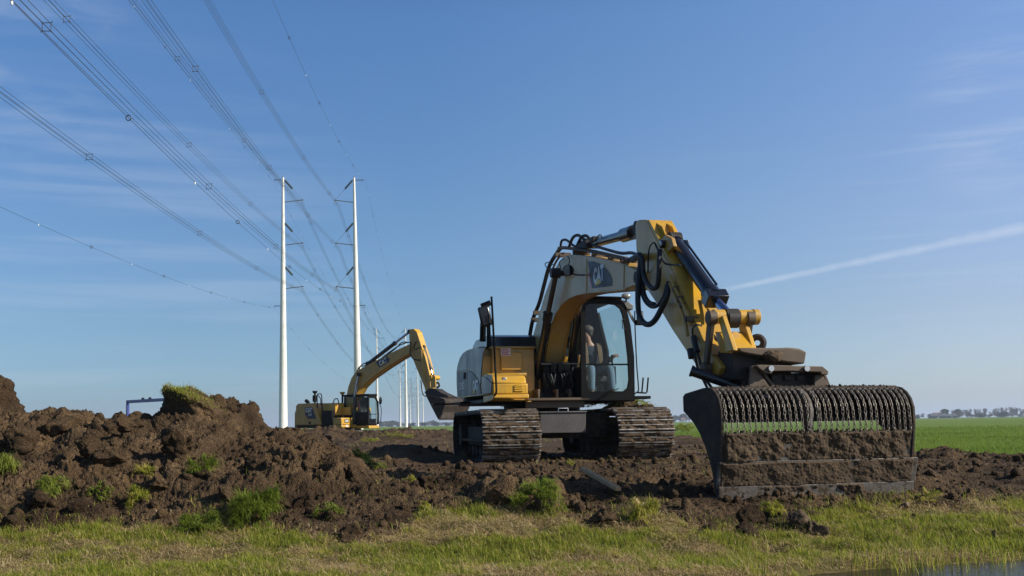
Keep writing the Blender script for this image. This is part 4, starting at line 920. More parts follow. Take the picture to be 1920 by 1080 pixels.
# chains: each its own string of links over the curved back
cprof = catmull([Vector((*fz(*p), 0)) for p in [(1327, 730), (1335, 732), (1341, 739), (1347, 752), (1350.5, 768), (1351.5, 785), (1352, 800), (1352, 815)]], 12)
cl = [0]
for a_, b_ in zip(cprof, cprof[1:]): cl.append(cl[-1]+(b_-a_).length)
LEN = cl[-1]
def cpt(s):
    for i in range(len(cl)-1):
        if cl[i+1] >= s: k = (s-cl[i])/(cl[i+1]-cl[i]); return cprof[i].lerp(cprof[i+1], k)
    return cprof[-1]
link_p = 0.036
def link(b, c, tdir, side, r=.0042, hl=.0243, hw=.0130):
    tdir = tdir.normalized(); side = (side-tdir*side.dot(tdir)).normalized(); pts = []
    for a in range(0, 360, 36):
        pts.append(c+tdir*(math.cos(R(a))*hl)+side*(math.sin(R(a))*hw*(1.0 if abs(math.cos(R(a))) < .9 else 1.0)))
    n = len(pts); nrm = tdir.cross(side); k = 6; vs = []
    for i in range(n):
        e = (pts[i]-c).normalized()
        for j in range(k):
            q_ = 2*math.pi*j/k; vs.append(pts[i]+e*r*math.cos(q_)+nrm*r*math.sin(q_))
    b.add(vs, [(i*k+j, ((i+1) % n)*k+j, ((i+1) % n)*k+(j+1) % k, i*k+(j+1) % k) for i in range(n) for j in range(k)])
NCH = 33; rc = random.Random(5)
for c in range(NCH):
    l0 = BL+.055+(BR_-BL-.11)*c/(NCH-1)
    if abs(l0-lm) < .03: l0 += .04
    b = MB(); s = 0.01; k = 0; sway = rc.uniform(-.007, .007); ph = rc.uniform(0, 6); drift = -.012+rc.uniform(-.006, .006)
    slack = rc.uniform(-.006, .006)
    while s < LEN-.005:
        p = cpt(s); p2 = cpt(min(s+.01, LEN)); tt = s/LEN
        td = Vector((p2.x-p.x, drift*.02, p2.y-p.y))
        if td.length < 1e-6: td = Vector((0, 0, -1))
        off = drift*math.sin(math.pi*tt)+sway*math.sin(ph+5*tt)*.35
        nrm = Vector((0, 1, 0)) if k % 2 else td.cross(Vector((0, 1, 0)))
        nrm = nrm.normalized()+Vector((0, .25, 0))*rc.uniform(-1, 1)+Vector((.2, 0, .2))*rc.uniform(-1, 1)
        link(b, Vector((p.x+slack*math.sin(math.pi*tt), l0+off, p.y)), td, nrm); s += link_p; k += 1
    b.build('chain', 'chain_steel', bk, smooth=80)
# a knot of dried soil along the plate tops and over the steel
def soil_lumps(name, parent, n, place, rmin, rmax, seed=1, flat=.6):
    rd = random.Random(seed); b = MB()
    for i in range(n):
        p = place(rd); r = rd.uniform(rmin, rmax)*(1 if rd.random() > .12 else 1.6)
        M = Matrix.Rotation(rd.uniform(0, 6), 4, 'X') @ Matrix.Rotation(rd.uniform(0, 6), 4, 'Z')
        b.ball(p, (r*rd.uniform(.7, 1.2), r*rd.uniform(.7, 1.2), r*flat*rd.uniform(.7, 1.2)), 7, 5, M)
    return tag(b.build(name, 'mud', parent, smooth=70), kind='stuff')
def mud_sheet(name, parent, corners, nu_, nv_, thick, cover, seed, sc=(6.0, 20.0, 55.0), wa=.55):
    """dried mud caked on a plate: corners = four points (a b / d c); stands out where it is thick, absent elsewhere"""
    a, b_, c, d_ = [np.array(q, float) for q in corners]; uu, vv = np.meshgrid(np.linspace(0, 1, nu_), np.linspace(0, 1, nv_)); uu = uu.ravel()[:, None]; vv = vv.ravel()[:, None]
    P_ = (a*(1-uu)+b_*uu)*(1-vv)+(d_*(1-uu)+c*uu)*vv; nrm = np.cross(b_-a, d_-a); nrm /= np.linalg.norm(nrm); nrm = nrm if nrm[0] > 0 else -nrm
    big = fbm(P_*sc[0], 4, seed); w_ = worley(P_*sc[1], seed+20); w3_ = worley(P_*sc[2], seed+30)
    edge = np.clip(np.minimum(np.minimum(uu, 1-uu)*90, np.minimum(vv, 1-vv)*22)[:, 0]-.9*fbm(P_*9, 3, seed+50)+.25, 0, 1)
    h = (big-(1-cover))*3.0; h = np.clip(h, -.4, 1)*thick+(.55-w_)*thick*wa*(h > -.2)+(.5-w3_)*thick*.28
    h = h*edge-.010*(1-edge)-.003
    V_ = P_+nrm*h[:, None]; ii_ = np.arange(nu_*nv_).reshape(nv_, nu_); q_ = np.stack([ii_[:-1, :-1], ii_[:-1, 1:], ii_[1:, 1:], ii_[1:, :-1]], -1).reshape(-1, 4)
    keep_ = h[q_].max(1) > -.001; q_ = q_[keep_]; us, inv = np.unique(q_, return_inverse=True)
    return np_mesh(name, V_[us], [inv.reshape(-1, 4)], 'mud', smooth=True, parent=parent)
w0, w1 = bw
mud_sheet('caked_mud', bk, [(f1_+.004, w0, z1_), (f1_+.004, w1, z1_), (f3_-.006, w1, z3_), (f3_-.006, w0, z3_)], 420, 70, .042, .70, 4, (3.6, 11.0, 34.0), .75)
mud_sheet('caked_mud', bk, [(f3_+.020, BL+.0, z3_), (f3_+.020, BR_+.0, z3_), (f4_+.006, BR_+.0, z4_), (f4_+.006, BL+.0, z4_)], 420, 64, .030, .74, 5, (4.2, 8.0, 36.0), .5)
mud_sheet('caked_mud', bk, [(f4_+.031, BL, z4_), (f4_+.031, BR_, z4_), (f5_+.012, BR_, z5_-.05), (f5_+.012, BL, z5_-.05)], 420, 52, .045, .47, 6, (5.0, 13.0, 38.0), .6)
def crumb_place(rd):
    l = rd.uniform(*bw); return (f1_+rd.uniform(-.045, .012), l, z1_+rd.uniform(-.012, .012)) if rd.random() < .7 else (f3_+rd.uniform(-.02, .022), l, z3_+rd.uniform(-.02, .01))
soil_lumps('soil_crumbs', bk, 260, crumb_place, .006, .016, 4, .8)
soil_lumps('soil_crumbs', bk, 240, lambda rd: (ft+rd.uniform(-.07, .05), rd.uniform(*bw), zt_+rd.uniform(-.01, .022)), .007, .018, 6)
# --- cab
FC = 1.60; CL0, CZ0 = TF(1090.5, 751, FC); CR0 = TF(1190.5, 745, FC)[0]; CZ1 = TF(1100, 561, FC)[1]; CRT = TF(1166, 562, FC)[0]
dz = CZ1-CZ0
fr = MB()
outer = [(CL0, CZ0), (CR0, CZ0), (CR0, CZ0+.06), TF(1189.3, 669, FC), TF(1182.5, 611, FC), TF(1176, 583, FC), TF(1171, 571, FC), TF(1163, 564.5, FC), TF(1150, 562, FC), (CL0+.02, CZ1)]
inner = [TF(1102, 727, FC), TF(1108, 733.5, FC), TF(1170, 733.5, FC), TF(1177.5, 727, FC), TF(1180, 712, FC), TF(1178, 670, FC), TF(1171.5, 611, FC), TF(1168, 590, FC), TF(1163, 578, FC), TF(1154, 571.5, FC), TF(1140, 569.5, FC), TF(1104, 569.5, FC), TF(1098, 573, FC), TF(1097.5, 600, FC), TF(1098.5, 670, FC), TF(1099.5, 715, FC)]
def frame_ring(b, outer, inner, f0, f1):
    """plate with an opening"""
    bm = bmesh.new(); 
    cu = bpy.data.curves.new('t', 'CURVE'); cu.dimensions = '2D'; cu.fill_mode = 'BOTH'; cu.extrude = (f1-f0)/2
    for pl in (outer, inner):
        sp = cu.splines.new('POLY'); sp.points.add(len(pl)-1)
        for k, p in enumerate(pl): sp.points[k].co = (p[0], p[1], 0, 1)
        sp.use_cyclic_u = True
    o = bpy.data.objects.new('t', cu); COL.objects.link(o); bpy.context.view_layer.update()
    me = bpy.data.meshes.new_from_object(o.evaluated_get(bpy.context.evaluated_depsgraph_get()))
    fm = (f0+f1)/2
    b.add([(fm+v.co.z, v.co.x, v.co.y) for v in me.vertices], [tuple(p.vertices) for p in me.polygons])
    bpy.data.objects.remove(o); bpy.data.curves.remove(cu); bpy.data.meshes.remove(me); bm.free()
frame_ring(fr, outer, inner, FC-.06, FC)
CB = -.32      # rear of the cab
yl0, yl1 = CL0, CR0
fr.bx(CB, FC-.06, yl0, yl0+.05, CZ0, CZ0+.12); fr.bx(CB, FC-.06, yl1-.05, yl1, CZ0, CZ0+.12)              # sills
fr.bx(CB, FC-.06, yl0+.05, yl1-.05, CZ0, CZ0+.05)                                                          # floor
for f in (CB, .28):                                                                                      # rear and middle posts
    fr.bx(f, f+.09, yl0, yl0+.07, CZ0+.12, CZ1-.02)
    fr.tube([(f+.045, yl1-.04, CZ0+.12), (f+.045, yl1-.05, CZ0+.9), (f+.045, CRT-.02, CZ1-.08)], .045, 8)
fr.prism([(yl0+.07, CZ0+.05), (yl1-.05, CZ0+.05), (yl1-.05, CZ0+.9), (CRT-.03, CZ1+.001), (yl0+.07, CZ1+.001)], CB, CB+.04, 0)
fr.add([(f_, l_+d_, z_) for d_ in (0, .03) for f_, l_, z_ in ((CB+.05, yl1-.06, CZ0+.12), (.28, yl1-.06, CZ0+.12), (.28, yl1-.07, CZ0+.9), (.28, CRT-.04, CZ1+.001), (CB+.05, CRT-.04, CZ1+.001), (CB+.05, yl1-.07, CZ0+.9))], [(0, 1, 2, 3, 4, 5), (6, 7, 8, 9, 10, 11)])
cab = fr.build('cab', 'black_paint', ex1, bevel=.008)
b = MB(); rf = [(CL0+.005, CZ1+.002), (CRT+.0, CZ1+.002), (CRT-.05, CZ1+.05), (CL0+.05, CZ1+.055)]
b.prism(rf, CB-.02, FC+.03, 0); b.bx(FC-.05, FC+.16, CL0+.1, CRT-.02, CZ1+.012, CZ1+.03); b.build('roof', 'black_paint', cab, bevel=.012)
gb = MB(); gb.add([(FC-.03, p[0], p[1]) for p in inner], [tuple(range(len(inner)))]); gb.build('windscreen', 'cab_glass', cab, smooth=0)
a0 = TF(1099, 683.5, FC); a1 = TF(1178.5, 681, FC)
MB().bx(FC-.045, FC-.012, a0[0], a1[0], a0[1]-.012, a0[1]+.016).build('window_bar', 'black_paint', cab, bevel=.004)
b = MB(); b.tube([PF(1124, 748, FC+.04), PF(1140, 737, FC+.05), PF(1150, 730, FC+.04)], .012, 6); b.tube([PF(1137, 741, FC+.03), PF(1160, 728, FC+.02)], .007, 6); b.build('wiper', 'black_paint', cab)
b = MB(); 
for f0, f1 in ((.37, FC-.06),): b.add([(f0, yl1-.045, CZ0+.12), (f1, yl1-.045, CZ0+.12), (f1, yl1-.055, CZ0+.9), (f1, CRT-.02, CZ1-.06), (f0, CRT-.02, CZ1-.06), (f0, yl1-.055, CZ0+.9)], [(0, 1, 2, 3, 4, 5)])
b.build('side_window', 'side_glass', cab, smooth=0)
b = MB(); b.bx(CB+.09, FC-.06, yl0+.005, yl0+.03, CZ0+.12, CZ0+.55); b.bx(CB+.09, .28, yl0+.005, yl0+.03, CZ0+.55, CZ1-.03); b.build('inner_wall', 'black_paint', cab)
b = MB(); b.add([(.37, yl0+.02, CZ0+.55), (FC-.06, yl0+.02, CZ0+.55), (FC-.06, yl0+.02, CZ1-.05), (.37, yl0+.02, CZ1-.05)], [(0, 1, 2, 3)]); b.build('boom_window', 'side_glass', cab, smooth=0)
# seat, console, levers
SL = .82
b = MB(); b.bx(.05, .58, SL-.26, SL+.26, CZ0+.34, CZ0+.46); b.prism([(.02, CZ0+.40), (.16, CZ0+.44), (.02, CZ0+1.08), (-.10, CZ0+1.06)], SL-.25, SL+.25, 1); b.bx(-.10, 0, SL-.14, SL+.14, CZ0+1.1, CZ0+1.30); b.bx(.1, .5, SL-.2, SL+.2, CZ0+.06, CZ0+.33)
b.build('seat', 'seat_fabric', cab, bevel=.04, seg=3)
b = MB(); b.bx(.1, .62, SL-.40, SL-.29, CZ0+.3, CZ0+.62); b.bx(.1, .62, SL+.29, SL+.38, CZ0+.3, CZ0+.62); b.tube([(.58, SL+.32, CZ0+.6), (.64, SL+.30, CZ0+.82)], .018, 8); b.tube([(.58, SL-.34, CZ0+.6), (.64, SL-.34, CZ0+.82)], .018, 8)
b.bx(.9, 1.15, SL-.2, SL+.1, CZ0+.05, CZ0+.12); b.build('console', 'black_paint', cab, bevel=.02)
MB().ball((-.06, SL+.10, CZ0+1.14), (.06, .11, .15), 12, 8).build('headrest', 'seat_red', cab)
# things on the cab
f, l, z = PF(1175, 555, FC+.06)
b = MB(); b.ball((f-.02, l, z), (.05, .085, .055), 16, 8); rl = b.build('roof_lamp', 'lamp_glass', cab); MB().cyl((f-.03, l, z-.09), (f-.03, l, z-.03), .015).build('lamp_stalk', 'black_paint', rl)
b = MB(); b.prism([TF(*p, FC+.0) for p in [(1163, 562), (1178, 566), (1187, 573), (1186, 581), (1175, 579), (1170, 570)]], FC-.25, FC+.02, 0); b.build('roof_corner', 'panel_grey', cab, bevel=.008)
b = MB(); b.prism([TF(*p, FC) for p in [(1177, 583), (1181, 582), (1193, 604), (1191, 608), (1184, 598)]], FC-.03, FC, 0); b.build('mirror_arm', 'panel_grey', cab, bevel=.006)
l0, z0 = TF(1193.5, 609.5, FC+.05); l1, z1 = TF(1206.5, 590, FC+.05)
b = MB(); b.bx(FC-.01, FC+.05, l0, l1, z0, z0+(z1-z0)*.52); b.bx(FC-.04, FC+.05, l0+.03, l1, z0+(z1-z0)*.56, z1+.06); wl2 = b.build('mirror', 'black_paint', cab, bevel=.012); MB().bx(FC+.051, FC+.055, l0+.045, l1-.012, z0+(z1-z0)*.6, z1+.045).build('lens', 'lamp_glass', wl2, bevel=.003)
b = MB(); b.tube([PF(1190, 583, FC), PF(1190.5, 610, FC), PF(1193.5, 680, FC), PF(1197, 725, FC), PF(1196, 734, FC), PF(1190, 738, FC-.02)], .011, 7, smooth=4); b.build('grab_rail', 'black_paint', cab)
b = MB(); 
for x in (1205, 1214.5): b.tube([PF(x-1.5, 736, FC-.2), PF(x, 720, FC-.2), PF(x+1, 708, FC-.2)], .014, 7)
b.tube([PF(1195, 736, FC-.2), PF(1212, 737, FC-.2)], .014, 7); b.bx(FC-.45, FC-.12, CR0, TF(1217, 745, FC-.2)[0], CZ0+.02, CZ0+.07); b.build('step', 'black_paint', cab)
b = MB(); 
b.tube([PF(1171, 598, FC+.01), PF(1166.5, 600, FC+.03), PF(1167.5, 616, FC+.03), PF(1172.5, 616, FC+.01)], .008, 6); b.build('door_handle', 'black_paint', cab)
# ------------------------------------------------------------------ the driver
def skin_mesh(name, V, E, rad, mat, sub=2):
    me = bpy.data.meshes.new(name); me.from_pydata([tuple(v) for v in V], E, [])
    o = bpy.data.objects.new(name, me); COL.objects.link(o)
    s = o.modifiers.new('skin', 'SKIN'); s.use_smooth_shade = True; s.branch_smoothing = 0.6
    for i, sv in enumerate(me.skin_vertices[0].data):
        r = rad[i]; sv.radius = r if isinstance(r, tuple) else (r, r); sv.use_root = (i == 0)
    su = o.modifiers.new('sub', 'SUBSURF'); su.levels = sub; su.render_levels = sub
    bpy.context.view_layer.update()
    out = bpy.data.meshes.new_from_object(o.evaluated_get(bpy.context.evaluated_depsgraph_get()))
    bpy.data.objects.remove(o); bpy.data.meshes.remove(me)
    out.name = name; out.materials.clear(); out.materials.append(MAT[mat])
    out.polygons.foreach_set('use_smooth', [True]*len(out.polygons))
    r = bpy.data.objects.new(name, out); COL.objects.link(r); return r
zs = CZ0+.46
def driver():
    hip = (.20, .83, zs+.08); wa = (.20, .82, zs+.25); ch = (.22, .79, zs+.45); nk = (.25, .75, zs+.60); hd0 = (.28, .73, zs+.70); hd = (.29, .715, zs+.80); top = (.28, .715, zs+.88)
    sr_, sl = (.24, .60, zs+.52), (.25, .97, zs+.51)
    er, el = (.30, .50, zs+.27), (.30, 1.07, zs+.26)
    wr, wl_ = (.54, .49, zs+.33), (.57, 1.12, zs+.34)
    kr, kl = (.68, .66, zs+.13), (.70, 1.00, zs+.13)
    ar, al = (.80, .62, CZ0+.13), (.84, .99, CZ0+.13)
    fr_, fl = (.98, .60, CZ0+.08), (1.02, 1.00, CZ0+.08)
    hr, hl = (.20, .74, zs+.07), (.20, .92, zs+.07)
    V = [hip, wa, ch, nk, hd0, hd, top, sr_, er, wr, sl, el, wl_, hr, kr, ar, fr_, hl, kl, al, fl]
    E = [(0, 1), (1, 2), (2, 3), (3, 4), (4, 5), (5, 6), (2, 7), (7, 8), (8, 9), (2, 10), (10, 11), (11, 12), (0, 13), (13, 14), (14, 15), (15, 16), (0, 17), (17, 18), (18, 19), (19, 20)]
    rad = [.14, .13, (.15, .12), .055, .06, (.082, .098), .055, .06, .045, .030, .06, .045, .030, .09, .06, .042, .035, .09, .06, .042, .035]
    # palms, five fingers closed on the levers
    for w, sgn in ((9, -1), (12, 1)):
        wv = Vector(V[w]); i0 = len(V); V.append(tuple(wv+Vector((.07, 0, .015)))); E.append((w, i0)); rad.append((.034, .02))
        for k, (dl, ln) in enumerate(((-.033, .030), (-.012, .036), (.010, .034), (.030, .026))):
            i = len(V); b0 = wv+Vector((.105, dl, .02)); V.append(tuple(b0)); V.append(tuple(b0+Vector((ln, 0, -.02)))); V.append(tuple(b0+Vector((ln*.7, 0, -.05)))); E += [(i0, i), (i, i+1), (i+1, i+2)]; rad += [.010, .009, .008]
        i = len(V); b0 = wv+Vector((.06, -sgn*.045, .01)); V.append(tuple(b0)); V.append(tuple(b0+Vector((.04, -sgn*.005, -.015)))); E += [(i0, i), (i, i+1)]; rad += [.012, .010]
    # nose, turned to the driver's right
    i = len(V); V.append((.31, .61, zs+.775)); E.append((5, i)); rad.append(.016)
    p = skin_mesh('person', V, E, rad, 'skin')
    p.location = E1.o+E1.Lv*.065; p.rotation_euler = (0, 0, E1.rz)
    tag(p, 'man in navy shirt, khaki vest and jeans seated in the near excavator cab', 'person')
    Vs = [wa, hip, ch, (.245, .76, zs+.555), sr_, er, tuple(Vector(er).lerp(Vector(wr), .75)), sl, el, tuple(Vector(el).lerp(Vector(wl_), .7))]
    a = skin_mesh('shirt', Vs, [(0, 1), (0, 2), (2, 3), (2, 4), (4, 5), (5, 6), (2, 7), (7, 8), (8, 9)], [.155, .15, (.185, .145), .075, .078, .062, .05, .078, .062, .05], 'shirt_navy'); a.parent = p
    j = skin_mesh('jeans', [hip, hr, kr, tuple(Vector(ar)+Vector((0, 0, .03))), hl, kl, tuple(Vector(al)+Vector((0, 0, .03)))], [(0, 1), (1, 2), (2, 3), (0, 4), (4, 5), (5, 6)], [.15, .105, .076, .06, .105, .076, .06], 'jeans'); j.parent = p
    b = MB()
    for q, f_ in ((ar, fr_), (al, fl)): m_ = Vector(q).lerp(Vector(f_), .5); b.ball(m_-Vector((0, 0, .03)), (.15, .05, .05), 12, 8)
    b.build('shoe', 'shoe', p, smooth=80)
    b = MB(); b.ball((.275, .735, zs+.835), (.098, .108, .085), 14, 10); b.ball((.26, .76, zs+.79), (.088, .075, .09), 12, 8); b.build('hair', 'hair', p, smooth=80)
    b = MB(); b.ball((.285, .805, zs+.765), (.012, .018, .03), 8, 6); b.build('ear', 'skin', p, smooth=80)
    b = MB()
    for s in (-1, 1): b.ball((.30+.032*s, .628, zs+.805), (.013, .008, .009), 8, 6)
    b.build('eye', 'hair', p, smooth=80)
    b = MB(); b.ball((.30, .632, zs+.735), (.022, .008, .006), 8, 6); b.build('mouth', 'roof_red', p, smooth=80)
    b = MB()
    for l0, l1 in ((.615, .70), (.875, .965)): b.loft([[(.37, l0+.02, zs+.20), (.37, l1+.01, zs+.20), (.40, l1+.01, zs+.20), (.40, l0+.02, zs+.20)], [(.355, l0, zs+.42), (.355, l1, zs+.42), (.39, l1, zs+.42), (.39, l0, zs+.42)], [(.27, l0, zs+.60), (.27, l1, zs+.60), (.31, l1, zs+.60), (.31, l0, zs+.60)]])
    b.build('vest', 'vest_khaki', p, bevel=.012)
driver()

# ================= the far machine
E2 = Frame(-8.72, 53.0, R(55), -0.47); T2 = E2.T; TF2 = E2.TF
ex2 = empty('excavator', E2.o, E2.rz)
tag(ex2, 'smaller looking yellow excavator seen from the side beyond the soil heaps, arm raised', 'excavator', 'yellow excavators')
I4 = Matrix.Identity(4)
make_track(ex2, -1.2, .70, -2.1, 2.1, .43, I4, mud=False, npads=44); make_track(ex2, 1.2, .70, -2.1, 2.1, .43, I4, mud=False, npads=44)
b = MB(); b.bx(-1.2, 1.2, -.9, .9, .4, .8); b.cyl((0, 0, .8), (0, 0, 1.05), .65, n=30); b.build('car_body', 'dark_mud_steel', ex2, bevel=.02)
L0 = -1.35; fr0 = T2(640, 790, L0)[0]; rr0 = T2(553.5, 780, L0)[0]; zb = T2(600, 802.5, L0)[1]; zs0 = T2(600, 797, L0)[1]; ztp = T2(580, 756, L0)[1]; fpanel = T2(596, 775, L0)[0]
b = MB(); b.bx(rr0, fr0, L0, 1.30, zb, zs0); b.build('deck', 'black_paint', ex2, bevel=.02)
b = MB(); b.prism([(rr0, zs0+.002), (T2(601.5, 796, L0)[0], zs0+.002), (T2(590, 761, L0)[0], ztp-.16), (T2(589, 757, L0)[0], ztp), (rr0+.2, ztp), (rr0+.03, ztp-.12)], L0, 1.25, 1); body = b.build('engine_housing', 'yellow_paint', ex2, bevel=.05, seg=3)
d2 = MB().prism([T2(*p, L0) for p in [(572, 764), (585, 763.5), (593, 785), (577, 785.5), (572.5, 778)]], L0-.015, L0-.005, 1).build('decal', 'decal_navy', body, smooth=0)
def st2(body_, x0, x1, y0, y1, l, mat, par, bold):
    f0, z0 = T2(x0, y1, l); f1, _ = T2(x1, y1, l); _, z1 = T2(x0, y0, l)
    return text_obj(body_, (f0, l, z0), (1, 0, 0), (0, 0, 1), z1-z0, f1-f0, mat, 'lettering', par, bold)
st2('CAT', 573, 584.8, 765, 773.3, L0-.02, 'decal_white', d2, .05); st2('323', 577.8, 584.4, 775.4, 779.6, L0-.02, 'decal_white', d2, .03)
MB().prism([T2(*p, L0) for p in [(572, 778), (575, 778), (579, 785.3), (576.5, 785.4)]], L0-.018, L0-.012, 1).build('stripe', 'decal_red', d2, smooth=0)
f0, z0 = T2(576.5, 773.2, L0); f1, _ = T2(581.5, 773, L0); _, z1 = T2(577, 769.8, L0); MB().prism([(f0, z0), (f1, z0), ((f0+f1)/2, z1)], L0-.028, L0-.022, 1).build('triangle_mark', 'ear_yellow', d2, smooth=0)
f0, z0 = T2(579, 795, L0); MB().bx(f0, f0+.16, L0-.01, L0+.02, z0, z0+.12).build('latch', 'black_paint', body)
b = MB(); b.bx(T2(600, 790, L0)[0], fr0-.8, L0+.12, -.45, zs0, zs0+.75); b.build('cabinet', 'black_paint', ex2, bevel=.03)
b = MB(); b.bx(T2(597, 780, L0)[0], T2(612, 780, L0)[0]+.3, L0+.35, 1.1, zs0+.5, ztp-.02); b.bx(T2(612, 780, L0)[0]+.3, T2(640, 780, L0)[0]-.2, -.55, 1.1, zs0+.5, ztp-.25); b.build('engine_cover', 'yellow_bright', ex2, bevel=.03)
zx = T2(632, 783.5, L0)[1]
b = MB(); b.bx(T2(624, 790, L0)[0], fr0, L0, -.50, zs0, zx); b.bx(fr0-.9, fr0+.01, L0-.005, -.48, zb, zs0-.004); bx2 = b.build('storage_box', 'yellow_bright', ex2, bevel=.03)
q0 = TF2(646, 792.5, fr0); q1 = TF2(653.5, 785.5, fr0)
pl = MB().bx(fr0+.004, fr0+.012, q0[0], q1[0], q0[1], q1[1]).build('plate', 'decal_navy', bx2, bevel=.004)
MB().bx(fr0+.013, fr0+.018, q0[0]+.04, q1[0]-.04, q0[1]+.04, q1[1]-.04).build('plate_face', 'decal_white', pl)
text_obj('CAT', (fr0+.02, q0[0]+.06, q0[1]+.07), (0, 1, 0), (0, 0, 1), (q1[1]-q0[1])-.14, (q1[0]-q0[0])-.12, 'decal_navy', 'lettering', pl, .05)
q0 = TF2(648, 800.5, fr0); q1 = TF2(652.5, 796.5, fr0); MB().bx(fr0+.012, fr0+.02, q0[0], q1[0], q0[1], q1[1]).build('reflector', 'white_label', bx2)
q0 = TF2(655, 800, fr0); q1 = TF2(657, 797.5, fr0); MB().bx(fr0+.012, fr0+.02, q0[0], q1[0], q0[1], q1[1]).build('socket', 'black_paint', bx2)
b = MB(); b.bx(fr0-.25, fr0+.12, -.5, .45, zb, zb+.16); b.bx(fr0, fr0+.22, -.35, -.2, zb-.05, zb+.25); b.bx(fr0, fr0+.22, .1, .25, zb-.05, zb+.25); b.build('front_frame', 'yellow_bright', ex2, bevel=.02)
b = MB(); b.prism([(rr0-.25, 1.05), (rr0+.5, 1.05), (rr0+.5, ztp-.1), (rr0-.05, ztp-.12), (rr0-.25, ztp-.5)], -1.2, 1.2, 1); b.build('counterweight', 'yellow_paint', ex2, bevel=.08)
# rails, masts, lamps
def P2(px, py, l): f, z = T2(px, py, l); return (f, l, z)
b = MB(); b.tube([P2(595, 770, -1.2), P2(594.5, 742, -1.2), P2(596, 738.5, -1.2), P2(602, 738.5, -1.2), P2(603.5, 745, -1.2), P2(604, 778, -1.2)], .028, 7); b.tube([P2(596, 741, -1.1), P2(601, 747, -1.1), P2(602, 760, -1.1)], .025, 7)
b.tube([P2(624, 757, -1.0), P2(627, 749, -1.0), P2(629, 747.5, -1.0), P2(633, 747.5, -1.0), P2(634.5, 752, -1.0), P2(635.5, 768, -1.0)], .028, 7); b.build('grab_rail', 'black_paint', ex2)
for px, py0, py1, m_, ll in ((590.5, 756, 736, 'black_paint', -.6), (642, 760, 738, 'yellow_bright', -.3)):
    b = MB(); b.tube([P2(px, py0, ll), P2(px, py1, ll)], .05, 8); ms = b.build('mast', 'black_paint', ex2)
    f, l, z = P2(px, py1, ll); MB().cyl((f, l, z-.05), (f, l, z+.03), .08, .14, 14).cyl((f, l, z+.03), (f, l, z+.09), .14, .13, 14).build('antenna', m_, ms)
f, l, z = P2(590, 748, -.6); MB().bx(f-.1, f+.1, l-.08, l+.08, z-.16, z+.2).build('camera_unit', 'black_paint', ex2, bevel=.03)
f, l, z = P2(576, 753, -.4); MB().bx(-.14, .14, -.08, .08, -.08, .08, Matrix.Translation((f, l, z)) @ Matrix.Rotation(R(35), 4, 'Y')).build('work_lamp', 'black_paint', ex2, bevel=.03)
# boom, stick, rams
LB2 = -.27
bt = [(768, 645), (740, 658), (700, 678.5), (668, 695.5), (659, 708.5), (653, 725), (648.5, 747), (644, 766), (642, 778)]
bb = [(646.5, 780), (659, 757.5), (667.5, 740.5), (676, 725.5), (693, 709), (720, 690), (750, 671), (767, 661.5), (771, 652)]
boom2 = MB().prism([T2(*p, LB2) for p in bt+bb], LB2, -LB2, 1).build('boom', 'yellow_paint', ex2, bevel=.015)
b = MB()
for s in (LB2-.006, -LB2-.02):
    P3 = [T2(*p, LB2) for p in bb]
    for p0, p1 in zip(P3, P3[1:]):
        dd = Vector((p1[0]-p0[0], p1[1]-p0[1])); n2 = Vector((-dd.y, dd.x)).normalized()*.025
        b.prism([(p0[0]-n2.x, p0[1]-n2.y), (p1[0]-n2.x, p1[1]-n2.y), (p1[0]+n2.x, p1[1]+n2.y), (p0[0]+n2.x, p0[1]+n2.y)], s, s+.026, 1)
b.build('flange', 'yellow_bright', boom2)
d3 = MB().prism([T2(*p, LB2) for p in [(705.5, 679), (725.5, 667.5), (731, 673), (729, 679), (713, 689), (709, 686.5)]], LB2-.012, LB2-.004, 1).build('decal', 'decal_navy', boom2, smooth=0)
a0 = Vector(P2(712.3, 687.2, LB2-.02)); a1 = Vector(P2(726.5, 678.8, LB2-.02)); a2 = Vector(P2(709.5, 678.6, LB2-.02))
text_obj('CAT', a0, a1-a0, a2-a0-(a1-a0)*((a2-a0).dot(a1-a0)/(a1-a0).length_squared), .27, (a1-a0).length, 'decal_white', 'lettering', d3, .05)
MB().prism([T2(*p, LB2) for p in [(715.3, 684.6), (721.5, 681), (717.2, 679.3)]], LB2-.032, LB2-.024, 1).build('triangle_mark', 'ear_yellow', d3, smooth=0)
ram(P2(664, 789, -.38), P2(665, 745, -.38), P2(672.5, 702, -.38), .085, .055, ex2)
ram(P2(676, 789, .38), P2(679, 742, .38), P2(684, 715, .38), .085, .055, ex2)
f, z = T2(672.5, 702, -.38); MB().cyl((f, -.45, z), (f, .45, z), .07).build('boom_pin', 'dark_steel', boom2)
ram(P2(690, 682, 0), P2(741, 643, 0), P2(768, 622, 0), .10, .06, ex2)
LK2 = -.2
stick2 = MB().prism([T2(*p, LK2) for p in [(767, 632), (767.5, 619), (770, 617), (775, 617), (781, 623.5), (789, 649), (796.5, 670), (804, 700), (807, 727), (806, 738), (799, 737), (795.5, 725.5), (780.5, 689.5), (769.5, 662)]], LK2, -LK2, 1).build('stick', 'yellow_paint', ex2, bevel=.015)
b = MB(); P3 = [T2(*p, LK2) for p in [(775, 617), (781, 623.5), (789, 649), (796.5, 670), (804, 700), (806, 720)]]
for p0, p1 in zip(P3, P3[1:]): b.prism([(p0[0], p0[1]), (p1[0], p1[1]), (p1[0]+.03, p1[1]+.01), (p0[0]+.03, p0[1]+.01)], LK2-.003, -LK2+.003, 1)
b.build('front_plate', 'yellow_bright', stick2)
b = MB()
for k in range(4): b.tube([P2(790+k*1.5, 656, -.24+.03*k), P2(793+2*k, 690, -.24+.03*k), P2(797+2.5*k, 715, -.24+.03*k)], .025, 6)
b.build('pipe', 'yellow_bright', stick2)
